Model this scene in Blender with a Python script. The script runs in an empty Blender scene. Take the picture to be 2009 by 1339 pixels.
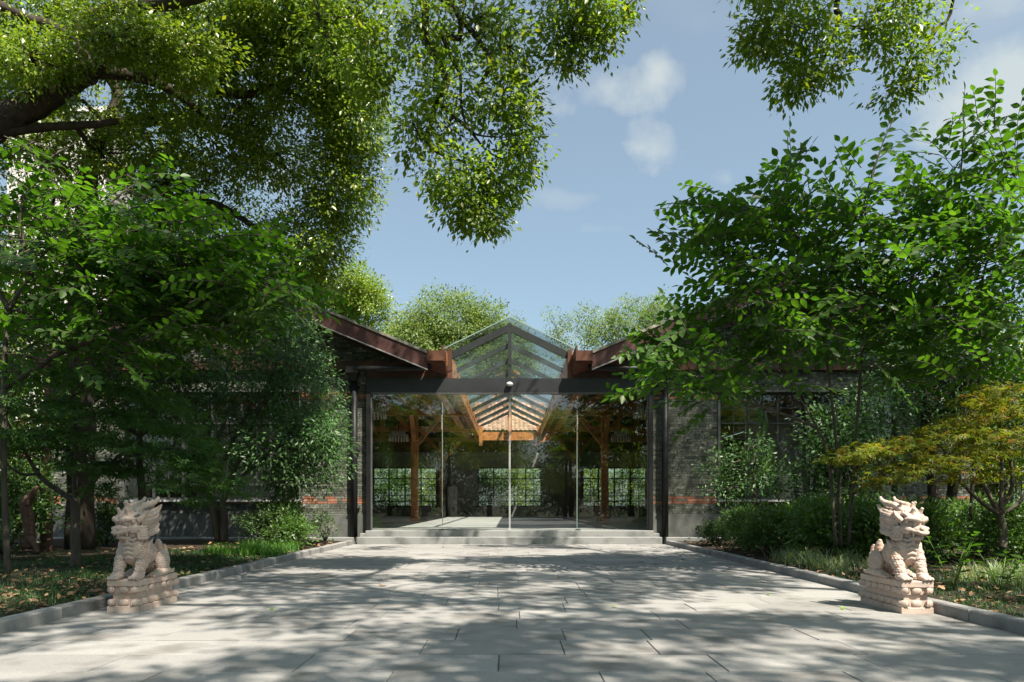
import bpy, bmesh, math, random
import numpy as np
from mathutils import Vector, Matrix

# ------------------------------------------------------------------ camera, light, exposure
scn = bpy.context.scene
COL = scn.collection
R = math.radians
F = 1440.0          # focal length in photograph pixels
CZ = 0.975          # eye height
cam_d = bpy.data.cameras.new('camera')
cam = bpy.data.objects.new('camera', cam_d)
COL.objects.link(cam)
cam.location = (0, 0, CZ)
cam.rotation_euler = (R(90), 0, 0)
cam_d.sensor_width = 36.0
cam_d.lens = 36.0 * F / 2009.0
cam_d.shift_x = (1004.5 - 1000.0) / 2009.0
cam_d.shift_y = (990.0 - 669.5) / 2009.0
cam_d.clip_end = 2000
cam_d.clip_start = 0.05
scn.camera = cam

SUN = Vector((0.42, -0.52, 1.0)).normalized()
sun_d = bpy.data.lights.new('sun', 'SUN')
sun_d.energy = 5.0
sun_d.angle = R(0.53)
sun_d.color = (1.0, 0.915, 0.79)
sun = bpy.data.objects.new('sun', sun_d)
COL.objects.link(sun)
sun.rotation_euler = SUN.to_track_quat('Z', 'Y').to_euler()
sun.location = SUN * 60

world = bpy.data.worlds.new('World')
scn.world = world
world.use_nodes = True
wn = world.node_tree
wn.nodes.clear()


def wnode(t, **kw):
    n = wn.nodes.new(t)
    for k, v in kw.items():
        setattr(n, k, v)
    return n


def wmath(op, a, b=None, c=None):
    n = wnode('ShaderNodeMath', operation=op)
    for i, v in enumerate((a, b, c)):
        if v is None:
            continue
        if isinstance(v, (int, float)):
            n.inputs[i].default_value = v
        else:
            wn.links.new(v, n.inputs[i])
    return n.outputs[0]


sky = wnode('ShaderNodeTexSky', sky_type='NISHITA')
sky.sun_disc = False
sky.sun_elevation = math.asin(SUN.z)
sky.sun_rotation = math.atan2(SUN.x, SUN.y)
sky.air_density = 1.0
sky.dust_density = 2.2
sky.ozone_density = 1.0
SKY_STRENGTH = 0.078
tc = wnode('ShaderNodeTexCoord')
nz = wnode('ShaderNodeTexNoise')
nz.inputs['Scale'].default_value = 7.0
nz.inputs['Detail'].default_value = 7.0
nz.inputs['Roughness'].default_value = 0.55
wn.links.new(tc.outputs['Generated'], nz.inputs['Vector'])
nfac = nz.outputs['Fac']
# cumulus: (direction, half width, half height, strength)
CLOUDS = [((1205, 168), 0.105, 0.040, 1.0), ((1290, 140), 0.050, 0.050, 1.0), ((1260, 290), 0.060, 0.040, 1.0),
          ((1430, 355), 0.050, 0.030, 0.7), ((1950, 210), 0.120, 0.055, 0.95), ((1130, 390), 0.100, 0.022, 0.5),
          ((1760, 330), 0.050, 0.018, 0.55), ((810, 410), 0.050, 0.020, 0.45), ((1920, 10), 0.08, 0.02, 0.7),
          ((560, 330), 0.10, 0.05, 0.7), ((1160, 450), 0.13, 0.02, 0.4)]
total = None
for (px, py), hw, hh, st in CLOUDS:
    d = Vector(((px - 1000) / F, 1.0, (990 - py) / F)).normalized()
    mp = wnode('ShaderNodeVectorMath', operation='SUBTRACT')
    wn.links.new(tc.outputs['Generated'], mp.inputs[0])
    mp.inputs[1].default_value = d
    sc_ = wnode('ShaderNodeVectorMath', operation='MULTIPLY')
    wn.links.new(mp.outputs[0], sc_.inputs[0])
    sc_.inputs[1].default_value = (1 / hw, 1 / hw, 1 / hh)
    ln = wnode('ShaderNodeVectorMath', operation='LENGTH')
    wn.links.new(sc_.outputs[0], ln.inputs[0])
    m = wmath('SUBTRACT', 1.0, ln.outputs['Value'])
    m = wmath('MULTIPLY_ADD', wmath('SUBTRACT', nfac, 0.5), 4.0, m)
    mr = wnode('ShaderNodeMapRange', interpolation_type='SMOOTHSTEP')
    mr.inputs['From Min'].default_value = -0.35
    mr.inputs['From Max'].default_value = 1.25
    mr.inputs['To Max'].default_value = 0.72 * st
    wn.links.new(m, mr.inputs['Value'])
    total = mr.outputs[0] if total is None else wmath('MAXIMUM', total, mr.outputs[0])
# the same kind of cloud over the rest of the sky
nz2 = wnode('ShaderNodeTexNoise')
nz2.inputs['Scale'].default_value = 2.6
nz2.inputs['Detail'].default_value = 8.0
mpn = wnode('ShaderNodeMapping')
mpn.inputs['Scale'].default_value = (1, 1, 2.2)
mpn.inputs['Location'].default_value = (0.3, 4.1, 0.7)
wn.links.new(tc.outputs['Generated'], mpn.inputs['Vector'])
wn.links.new(mpn.outputs[0], nz2.inputs['Vector'])
mr2 = wnode('ShaderNodeMapRange', interpolation_type='SMOOTHSTEP')
mr2.inputs['From Min'].default_value = 0.55
mr2.inputs['From Max'].default_value = 0.8
mr2.inputs['To Min'].default_value = 0.22
mr2.inputs['To Max'].default_value = 0.4
wn.links.new(nz2.outputs['Fac'], mr2.inputs['Value'])
total = wmath('MAXIMUM', total, mr2.outputs[0])
cmix = wnode('ShaderNodeMix', data_type='RGBA')
wn.links.new(total, cmix.inputs['Factor'])
wn.links.new(sky.outputs[0], cmix.inputs['A'])
cmix.inputs['B'].default_value = (5.5, 4.9, 4.6, 1)
bg = wnode('ShaderNodeBackground')
bg.inputs['Strength'].default_value = SKY_STRENGTH
hue = wnode('ShaderNodeVectorMath', operation='MULTIPLY')     # humid summer air: a little less red
wn.links.new(cmix.outputs['Result'], hue.inputs[0])
hue.inputs[1].default_value = (0.84, 1.0, 0.99)
wn.links.new(hue.outputs[0], bg.inputs['Color'])
wo = wnode('ShaderNodeOutputWorld')
wn.links.new(bg.outputs[0], wo.inputs['Surface'])

scn.view_settings.view_transform = 'Standard'
scn.view_settings.look = 'None'
scn.view_settings.gamma = 1
scn.view_settings.use_curve_mapping = False
scn.view_settings.exposure = 1.2
scn.render.engine = 'CYCLES'
scn.cycles.use_denoising = True
scn.cycles.max_bounces = 8
scn.cycles.diffuse_bounces = 4
scn.cycles.transmission_bounces = 6
scn.cycles.transparent_max_bounces = 24
scn.cycles.caustics_reflective = False
scn.cycles.caustics_refractive = False
scn.cycles.sample_clamp_indirect = 6

rnd = random.Random(7)


def at(px, py, Y):
    return Vector(((px - 1000) * Y / F, Y, CZ - (py - 990) * Y / F))


# ------------------------------------------------------------------ materials
MATS = {}


def mat_new(name):
    m = bpy.data.materials.new(name)
    m.use_nodes = True
    nt = m.node_tree
    nt.nodes.clear()
    out = nt.nodes.new('ShaderNodeOutputMaterial')
    return m, nt, out


def link(nt, a, b):
    nt.links.new(a, b)


def surface(name, c1, c2, scale=6.0, rough=0.8, bump=0.3, bscale=None, detail=6, rand=0.0, spec=0.3, stretch=(1, 1, 1),
            c3=None, s3=1.2, bdist=0.01, metallic=0.0, island=False, coord='Object'):
    m, nt, out = mat_new(name)
    p = nt.nodes.new('ShaderNodeBsdfPrincipled')
    tcn = nt.nodes.new('ShaderNodeTexCoord')
    mp = nt.nodes.new('ShaderNodeMapping')
    mp.inputs['Scale'].default_value = stretch
    link(nt, tcn.outputs[coord], mp.inputs['Vector'])
    vec = mp.outputs[0]
    oi = nt.nodes.new('ShaderNodeObjectInfo')
    geo = nt.nodes.new('ShaderNodeNewGeometry')
    rv = nt.nodes.new('ShaderNodeMath')
    rv.operation = 'ADD'
    link(nt, oi.outputs['Random'], rv.inputs[0])
    if island:
        link(nt, geo.outputs['Random Per Island'], rv.inputs[1])
    else:
        rv.inputs[1].default_value = 0
    fr = nt.nodes.new('ShaderNodeMath')
    fr.operation = 'FRACT'
    link(nt, rv.outputs[0], fr.inputs[0])
    addv = nt.nodes.new('ShaderNodeVectorMath')
    addv.operation = 'ADD'
    link(nt, vec, addv.inputs[0])
    sc3 = nt.nodes.new('ShaderNodeMath')
    sc3.operation = 'MULTIPLY'
    sc3.inputs[1].default_value = 37.0 if rand else 0.0
    link(nt, fr.outputs[0], sc3.inputs[0])
    link(nt, sc3.outputs[0], addv.inputs[1])
    n1 = nt.nodes.new('ShaderNodeTexNoise')
    n1.inputs['Scale'].default_value = scale
    n1.inputs['Detail'].default_value = detail
    n1.inputs['Roughness'].default_value = 0.6
    link(nt, addv.outputs[0], n1.inputs['Vector'])
    ramp = nt.nodes.new('ShaderNodeValToRGB')
    ramp.color_ramp.elements[0].position = 0.3
    ramp.color_ramp.elements[1].position = 0.7
    ramp.color_ramp.elements[0].color = (*c1, 1)
    ramp.color_ramp.elements[1].color = (*c2, 1)
    link(nt, n1.outputs['Fac'], ramp.inputs['Fac'])
    colr = ramp.outputs['Color']
    if c3 is not None:
        n3 = nt.nodes.new('ShaderNodeTexNoise')
        n3.inputs['Scale'].default_value = s3
        n3.inputs['Detail'].default_value = 5
        link(nt, addv.outputs[0], n3.inputs['Vector'])
        r3 = nt.nodes.new('ShaderNodeValToRGB')
        r3.color_ramp.elements[0].position = 0.52
        r3.color_ramp.elements[1].position = 0.68
        link(nt, n3.outputs['Fac'], r3.inputs['Fac'])
        mx = nt.nodes.new('ShaderNodeMix')
        mx.data_type = 'RGBA'
        link(nt, r3.outputs['Color'], mx.inputs['Factor'])
        link(nt, colr, mx.inputs['A'])
        mx.inputs['B'].default_value = (*c3, 1)
        colr = mx.outputs['Result']
    if rand:
        mr = nt.nodes.new('ShaderNodeMapRange')
        mr.inputs['To Min'].default_value = 1 - rand
        mr.inputs['To Max'].default_value = 1 + rand
        link(nt, fr.outputs[0], mr.inputs['Value'])
        vm = nt.nodes.new('ShaderNodeVectorMath')
        vm.operation = 'SCALE'
        link(nt, colr, vm.inputs[0])
        link(nt, mr.outputs[0], vm.inputs['Scale'])
        colr = vm.outputs[0]
    link(nt, colr, p.inputs['Base Color'])
    p.inputs['Roughness'].default_value = rough
    p.inputs['Specular IOR Level'].default_value = spec
    p.inputs['Metallic'].default_value = metallic
    if bump:
        nb = nt.nodes.new('ShaderNodeTexNoise')
        nb.inputs['Scale'].default_value = bscale or scale * 4
        nb.inputs['Detail'].default_value = 6
        link(nt, addv.outputs[0], nb.inputs['Vector'])
        b = nt.nodes.new('ShaderNodeBump')
        b.inputs['Strength'].default_value = bump
        b.inputs['Distance'].default_value = bdist
        link(nt, nb.outputs['Fac'], b.inputs['Height'])
        link(nt, b.outputs[0], p.inputs['Normal'])
    link(nt, p.outputs[0], out.inputs['Surface'])
    MATS[name] = m
    return m


def leaf_mat(name, c1, c2, trans=0.4, rough=0.45, spec=0.4, c3=None, tcol=None):
    """leaf: two-sided sheet that reflects, shines a little and lets light through; colour varies leaf by leaf"""
    m, nt, out = mat_new(name)
    p = nt.nodes.new('ShaderNodeBsdfPrincipled')
    t = nt.nodes.new('ShaderNodeBsdfTranslucent')
    geo = nt.nodes.new('ShaderNodeNewGeometry')
    oi = nt.nodes.new('ShaderNodeObjectInfo')
    ad = nt.nodes.new('ShaderNodeMath')
    ad.operation = 'ADD'
    link(nt, geo.outputs['Random Per Island'], ad.inputs[0])
    link(nt, oi.outputs['Random'], ad.inputs[1])
    fr = nt.nodes.new('ShaderNodeMath')
    fr.operation = 'FRACT'
    link(nt, ad.outputs[0], fr.inputs[0])
    ramp = nt.nodes.new('ShaderNodeValToRGB')
    e = ramp.color_ramp.elements
    e[0].position = 0.0
    e[0].color = (*c1, 1)
    e[1].position = 0.85 if c3 else 1.0
    e[1].color = (*c2, 1)
    if c3:
        n = e.new(0.97)
        n.color = (*c3, 1)
    link(nt, fr.outputs[0], ramp.inputs['Fac'])
    # large patches of younger and older leaves
    tcn = nt.nodes.new('ShaderNodeTexCoord')
    nn = nt.nodes.new('ShaderNodeTexNoise')
    nn.inputs['Scale'].default_value = 0.9
    nn.inputs['Detail'].default_value = 2
    link(nt, tcn.outputs['Object'], nn.inputs['Vector'])
    mr = nt.nodes.new('ShaderNodeMapRange')
    mr.inputs['From Min'].default_value = 0.3
    mr.inputs['From Max'].default_value = 0.7
    mr.inputs['To Min'].default_value = 0.75
    mr.inputs['To Max'].default_value = 1.3
    link(nt, nn.outputs['Fac'], mr.inputs['Value'])
    vm = nt.nodes.new('ShaderNodeVectorMath')
    vm.operation = 'SCALE'
    link(nt, ramp.outputs['Color'], vm.inputs[0])
    link(nt, mr.outputs[0], vm.inputs['Scale'])
    link(nt, vm.outputs[0], p.inputs['Base Color'])
    tm = nt.nodes.new('ShaderNodeVectorMath')
    tm.operation = 'MULTIPLY'
    link(nt, vm.outputs[0], tm.inputs[0])
    tm.inputs[1].default_value = tcol or (1.9, 1.9, 0.7)
    link(nt, tm.outputs[0], t.inputs['Color'])
    p.inputs['Roughness'].default_value = rough
    p.inputs['Specular IOR Level'].default_value = spec
    mx = nt.nodes.new('ShaderNodeMixShader')
    mx.inputs[0].default_value = trans
    link(nt, p.outputs[0], mx.inputs[1])
    link(nt, t.outputs[0], mx.inputs[2])
    link(nt, mx.outputs[0], out.inputs['Surface'])
    MATS[name] = m
    return m


def glass_mat(name, tint=(0.93, 0.97, 0.95), ior=1.5, dirt=0.0, refl=1.0):
    m, nt, out = mat_new(name)
    tr = nt.nodes.new('ShaderNodeBsdfTransparent')
    tr.inputs['Color'].default_value = (*tint, 1)
    gl = nt.nodes.new('ShaderNodeBsdfGlossy')
    gl.inputs['Roughness'].default_value = 0.0
    gl.inputs['Color'].default_value = (refl, refl, refl, 1)
    lw = nt.nodes.new('ShaderNodeLayerWeight')
    lw.inputs['Blend'].default_value = 0.5
    pw = nt.nodes.new('ShaderNodeMath')
    pw.operation = 'POWER'
    link(nt, lw.outputs['Facing'], pw.inputs[0])
    pw.inputs[1].default_value = 5.0
    r0 = ((ior - 1) / (ior + 1)) ** 2
    fn = nt.nodes.new('ShaderNodeMath')
    fn.operation = 'MULTIPLY_ADD'
    link(nt, pw.outputs[0], fn.inputs[0])
    fn.inputs[1].default_value = 1 - r0
    fn.inputs[2].default_value = r0
    mx = nt.nodes.new('ShaderNodeMixShader')
    link(nt, fn.outputs[0], mx.inputs[0])
    link(nt, tr.outputs[0], mx.inputs[1])
    link(nt, gl.outputs[0], mx.inputs[2])
    last = mx.outputs[0]
    if dirt:
        df = nt.nodes.new('ShaderNodeBsdfDiffuse')
        df.inputs['Color'].default_value = (0.55, 0.6, 0.56, 1)
        tcn = nt.nodes.new('ShaderNodeTexCoord')
        nn = nt.nodes.new('ShaderNodeTexNoise')
        nn.inputs['Scale'].default_value = 1.8
        nn.inputs['Detail'].default_value = 6
        link(nt, tcn.outputs['Object'], nn.inputs['Vector'])
        mr = nt.nodes.new('ShaderNodeMapRange')
        mr.inputs['From Min'].default_value = 0.3
        mr.inputs['From Max'].default_value = 0.75
        mr.inputs['To Max'].default_value = dirt
        link(nt, nn.outputs['Fac'], mr.inputs['Value'])
        m2 = nt.nodes.new('ShaderNodeMixShader')
        link(nt, mr.outputs[0], m2.inputs[0])
        link(nt, last, m2.inputs[1])
        link(nt, df.outputs[0], m2.inputs[2])
        last = m2.outputs[0]
    link(nt, last, out.inputs['Surface'])
    MATS[name] = m
    return m


surface('paver', (0.225, 0.222, 0.216), (0.30, 0.293, 0.282), scale=70, rough=0.75, bump=0.25, bscale=160, rand=0.13,
        c3=(0.165, 0.158, 0.148), s3=2.3, bdist=0.003)
surface('joint', (0.05, 0.045, 0.04), (0.1, 0.09, 0.08), scale=20)
surface('kerbstone', (0.20, 0.20, 0.20), (0.29, 0.285, 0.275), scale=60, rough=0.8, bump=0.3, rand=0.08, c3=(0.15, 0.15, 0.14),
        s3=3, bdist=0.004)
surface('granite', (0.17, 0.18, 0.175), (0.30, 0.305, 0.295), scale=120, rough=0.7, bump=0.2, bdist=0.002, c3=(0.15, 0.155, 0.15), s3=2)
surface('soil', (0.018, 0.013, 0.009), (0.05, 0.036, 0.024), scale=9, rough=0.95, bump=0.9, bscale=30, bdist=0.03)
surface('ground', (0.03, 0.04, 0.015), (0.06, 0.06, 0.03), scale=2, rough=0.95, bump=0.6)
surface('grey_brick', (0.036, 0.044, 0.036), (0.115, 0.123, 0.102), scale=14, rough=0.9, bump=0.5, rand=0.42, island=True,
        c3=(0.27, 0.27, 0.21), s3=5, bdist=0.006)
surface('red_brick', (0.19, 0.065, 0.035), (0.32, 0.13, 0.075), scale=16, rough=0.9, bump=0.5, rand=0.3, island=True,
        c3=(0.36, 0.3, 0.23), s3=7, bdist=0.006)
surface('mortar', (0.06, 0.06, 0.055), (0.13, 0.13, 0.115), scale=18, rough=0.95, bump=0.5)
surface('plinth', (0.07, 0.075, 0.07), (0.12, 0.125, 0.115), scale=5, rough=0.9, bump=0.3, c3=(0.16, 0.16, 0.145), s3=1.3)
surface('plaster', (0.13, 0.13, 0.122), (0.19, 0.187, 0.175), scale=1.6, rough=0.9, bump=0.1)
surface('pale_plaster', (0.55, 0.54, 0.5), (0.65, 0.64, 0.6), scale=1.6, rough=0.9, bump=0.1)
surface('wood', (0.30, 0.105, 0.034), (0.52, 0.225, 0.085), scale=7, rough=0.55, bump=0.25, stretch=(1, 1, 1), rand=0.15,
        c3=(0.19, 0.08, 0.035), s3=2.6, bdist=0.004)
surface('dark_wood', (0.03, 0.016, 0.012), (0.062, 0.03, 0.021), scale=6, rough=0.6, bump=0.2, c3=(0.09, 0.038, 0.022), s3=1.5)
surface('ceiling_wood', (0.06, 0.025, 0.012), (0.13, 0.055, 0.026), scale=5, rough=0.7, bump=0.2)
surface('barge', (0.062, 0.029, 0.026), (0.095, 0.043, 0.039), scale=3, rough=0.55, bump=0.1, c3=(0.10, 0.04, 0.035), s3=2)
surface('roof_sheet', (0.16, 0.15, 0.12), (0.34, 0.32, 0.27), scale=5, rough=0.95, bump=0.6, c3=(0.08, 0.09, 0.045), s3=3)
surface('copper', (0.065, 0.028, 0.019), (0.125, 0.053, 0.03), scale=5, rough=0.5, bump=0.15, c3=(0.09, 0.035, 0.02), s3=4)
surface('black_metal', (0.008, 0.009, 0.0095), (0.014, 0.015, 0.016), scale=8, rough=0.5, bump=0.05, spec=0.22)
surface('header_metal', (0.02, 0.0215, 0.0235), (0.032, 0.034, 0.037), scale=3, rough=0.45, bump=0.05, spec=0.3)
surface('rafter_metal', (0.016, 0.018, 0.019), (0.028, 0.031, 0.031), scale=8, rough=0.5, bump=0.05, spec=0.4)
surface('aluminium', (0.42, 0.43, 0.42), (0.52, 0.53, 0.52), scale=8, rough=0.4, bump=0.0, metallic=0.6)
surface('steel', (0.07, 0.073, 0.073), (0.11, 0.113, 0.11), scale=8, rough=0.4, bump=0.0)
surface('frame_paint', (0.025, 0.03, 0.028), (0.05, 0.055, 0.05), scale=9, rough=0.5, bump=0.1)
surface('sill_stone', (0.3, 0.3, 0.29), (0.42, 0.42, 0.4), scale=20, rough=0.8, bump=0.2)
surface('white_plastic', (0.6, 0.6, 0.58), (0.72, 0.72, 0.7), scale=8, rough=0.4, bump=0)
surface('cabinet', (0.30, 0.30, 0.29), (0.36, 0.36, 0.35), scale=3, rough=0.5, bump=0)
surface('floor', (0.33, 0.33, 0.32), (0.42, 0.415, 0.40), scale=3, rough=0.5, bump=0.05, spec=0.4, c3=(0.28, 0.28, 0.27), s3=1)
surface('tile', (0.42, 0.22, 0.15), (0.62, 0.40, 0.31), scale=9, rough=0.85, bump=0.3, rand=0.25, island=True, c3=(0.5, 0.36, 0.27), s3=3)
surface('bark', (0.022, 0.017, 0.012), (0.062, 0.049, 0.036), scale=9, rough=0.95, bump=1.0, bscale=16, stretch=(1, 1, 0.35), bdist=0.03)
surface('bark_grey', (0.05, 0.042, 0.032), (0.11, 0.094, 0.073), scale=10, rough=0.95, bump=0.7, bscale=24, stretch=(1, 1, 0.4), bdist=0.015)
surface('bark_red', (0.06, 0.034, 0.024), (0.15, 0.085, 0.06), scale=9, rough=0.9, bump=0.9, bscale=18, stretch=(1, 1, 2.0), bdist=0.02)
surface('tower_panel', (0.55, 0.52, 0.5), (0.66, 0.63, 0.6), scale=1.2, rough=0.85, bump=0.1, rand=0.05)
surface('tower_joint', (0.25, 0.24, 0.23), (0.3, 0.29, 0.28), scale=2, rough=0.9)
surface('corrugated', (0.26, 0.29, 0.33), (0.34, 0.37, 0.41), scale=2, rough=0.5, bump=0.05)
surface('crystal', (0.6, 0.58, 0.5), (0.7, 0.68, 0.6), scale=10, rough=0.2, bump=0)
surface('dry_leaf', (0.11, 0.055, 0.028), (0.32, 0.21, 0.12), scale=12, rough=0.85, bump=0.3, rand=0.4, island=True)
surface('yellow_leaf', (0.45, 0.18, 0.02), (0.55, 0.32, 0.05), scale=12, rough=0.7, bump=0.2, rand=0.3, island=True)

leaf_mat('camphor_leaf', (0.095, 0.16, 0.012), (0.185, 0.27, 0.028), trans=0.42, rough=0.33, spec=0.6, c3=(0.24, 0.25, 0.03))
leaf_mat('hanging_leaf', (0.075, 0.14, 0.012), (0.15, 0.225, 0.024), trans=0.52, rough=0.38, spec=0.5, c3=(0.18, 0.2, 0.025))
leaf_mat('far_leaf', (0.085, 0.15, 0.03), (0.16, 0.225, 0.055), trans=0.35, c3=(0.22, 0.23, 0.06))
leaf_mat('broad_leaf', (0.030, 0.078, 0.012), (0.065, 0.135, 0.022), trans=0.45, rough=0.42, spec=.3, tcol=(2.3, 2.6, 0.6))
leaf_mat('osmanthus_leaf', (0.030, 0.082, 0.022), (0.062, 0.13, 0.034), trans=0.25, rough=0.42, spec=0.35)
leaf_mat('maple_leaf', (0.045, 0.115, 0.032), (0.085, 0.17, 0.04), trans=0.42, rough=0.5)
leaf_mat('maple_gold', (0.09, 0.14, 0.018), (0.18, 0.19, 0.02), trans=0.45, rough=0.5, c3=(0.3, 0.14, 0.02))
leaf_mat('azalea_leaf', (0.045, 0.105, 0.02), (0.095, 0.175, 0.035), trans=0.35, rough=0.4)
leaf_mat('shrub_leaf', (0.032, 0.075, 0.016), (0.062, 0.12, 0.026), trans=0.3, rough=0.4)
leaf_mat('grass_blade', (0.022, 0.06, 0.018), (0.05, 0.11, 0.03), trans=0.3, rough=0.45)
leaf_mat('ribbon_grass', (0.10, 0.16, 0.07), (0.28, 0.34, 0.2), trans=0.3, rough=0.5)
leaf_mat('bright_grass', (0.06, 0.16, 0.02), (0.10, 0.24, 0.04), trans=0.4, rough=0.45)
leaf_mat('fresh_leaf', (0.12, 0.26, 0.03), (0.2, 0.36, 0.05), trans=0.3)

glass_mat('door_glass', tint=(0.95, 0.97, 0.96), ior=1.75)
glass_mat('roof_glass', tint=(0.96, 0.985, 0.975), ior=1.4, dirt=0.03)
glass_mat('gable_glass', tint=(0.93, 0.975, 0.96), ior=1.4, dirt=0.04)
glass_mat('window_glass', tint=(0.92, 0.95, 0.94), ior=1.5)
surface('glass_edge', (0.18, 0.27, 0.24), (0.26, 0.36, 0.32), scale=4, rough=0.15, bump=0, spec=0.6)
surface('glass_joint', (0.66, 0.68, 0.66), (0.75, 0.77, 0.75), scale=4, rough=0.3, bump=0, spec=0.5)


def marble():
    m, nt, out = mat_new('pink_marble')
    p = nt.nodes.new('ShaderNodeBsdfPrincipled')
    tcn = nt.nodes.new('ShaderNodeTexCoord')
    n1 = nt.nodes.new('ShaderNodeTexNoise')
    n1.inputs['Scale'].default_value = 5.5
    n1.inputs['Detail'].default_value = 7
    n1.inputs['Distortion'].default_value = 0.8
    link(nt, tcn.outputs['Object'], n1.inputs['Vector'])
    r = nt.nodes.new('ShaderNodeValToRGB')
    e = r.color_ramp.elements
    e[0].position = 0.3
    e[0].color = (0.36, 0.265, 0.215, 1)
    e[1].position = 0.72
    e[1].color = (0.52, 0.33, 0.23, 1)
    k = e.new(0.5)
    k.color = (0.50, 0.405, 0.345, 1)
    link(nt, n1.outputs['Fac'], r.inputs['Fac'])
    # grime that has settled in the carved grooves
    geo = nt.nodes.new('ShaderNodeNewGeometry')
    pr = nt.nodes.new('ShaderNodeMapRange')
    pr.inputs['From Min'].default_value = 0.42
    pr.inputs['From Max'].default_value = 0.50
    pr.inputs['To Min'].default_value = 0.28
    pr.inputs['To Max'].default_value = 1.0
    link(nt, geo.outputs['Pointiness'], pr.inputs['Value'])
    n2 = nt.nodes.new('ShaderNodeTexNoise')
    n2.inputs['Scale'].default_value = 9
    n2.inputs['Detail'].default_value = 8
    n2.inputs['Roughness'].default_value = 0.7
    link(nt, tcn.outputs['Object'], n2.inputs['Vector'])
    r2 = nt.nodes.new('ShaderNodeMapRange')
    r2.inputs['From Min'].default_value = 0.45
    r2.inputs['From Max'].default_value = 0.75
    r2.inputs['To Max'].default_value = 0.45
    link(nt, n2.outputs['Fac'], r2.inputs['Value'])
    wm = nt.nodes.new('ShaderNodeMix')
    wm.data_type = 'RGBA'
    link(nt, r2.outputs[0], wm.inputs['Factor'])
    link(nt, r.outputs['Color'], wm.inputs['A'])
    wm.inputs['B'].default_value = (0.30, 0.275, 0.245, 1)
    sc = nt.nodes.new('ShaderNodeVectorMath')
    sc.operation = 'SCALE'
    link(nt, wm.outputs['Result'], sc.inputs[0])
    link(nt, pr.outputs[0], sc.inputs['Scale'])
    link(nt, sc.outputs[0], p.inputs['Base Color'])
    p.inputs['Roughness'].default_value = 0.55
    p.inputs['Specular IOR Level'].default_value = 0.35
    nb = nt.nodes.new('ShaderNodeTexNoise')
    nb.inputs['Scale'].default_value = 60
    link(nt, tcn.outputs['Object'], nb.inputs['Vector'])
    b = nt.nodes.new('ShaderNodeBump')
    b.inputs['Strength'].default_value = 0.25
    b.inputs['Distance'].default_value = 0.004
    link(nt, nb.outputs['Fac'], b.inputs['Height'])
    link(nt, b.outputs[0], p.inputs['Normal'])
    link(nt, p.outputs[0], out.inputs['Surface'])
    MATS['pink_marble'] = m


marble()


# ------------------------------------------------------------------ object helpers
def tag(o, label=None, cat=None, group=None, kind=None):
    if label:
        o['label'] = label
    if cat:
        o['category'] = cat
    if group:
        o['group'] = group
    if kind:
        o['kind'] = kind
    return o


def empty(name, loc, label=None, cat=None, group=None, rz=0.0):
    o = bpy.data.objects.new(name, None)
    o.location = loc
    o.rotation_euler = (0, 0, rz)
    o.empty_display_size = 0.2
    COL.objects.link(o)
    return tag(o, label, cat, group)


def link_mesh(name, me, mat, parent=None):
    if mat and not me.materials:
        me.materials.append(MATS[mat])
    o = bpy.data.objects.new(name, me)
    COL.objects.link(o)
    if parent is not None:
        o.parent = parent
        o.matrix_parent_inverse = inv(parent)
    return o


def world_matrix(o):
    m = o.matrix_basis.copy()
    p = o.parent
    while p is not None:
        m = p.matrix_basis @ o.matrix_parent_inverse @ m
        o = p
        p = o.parent
    return m


def inv(parent):
    return world_matrix(parent).inverted()


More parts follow.
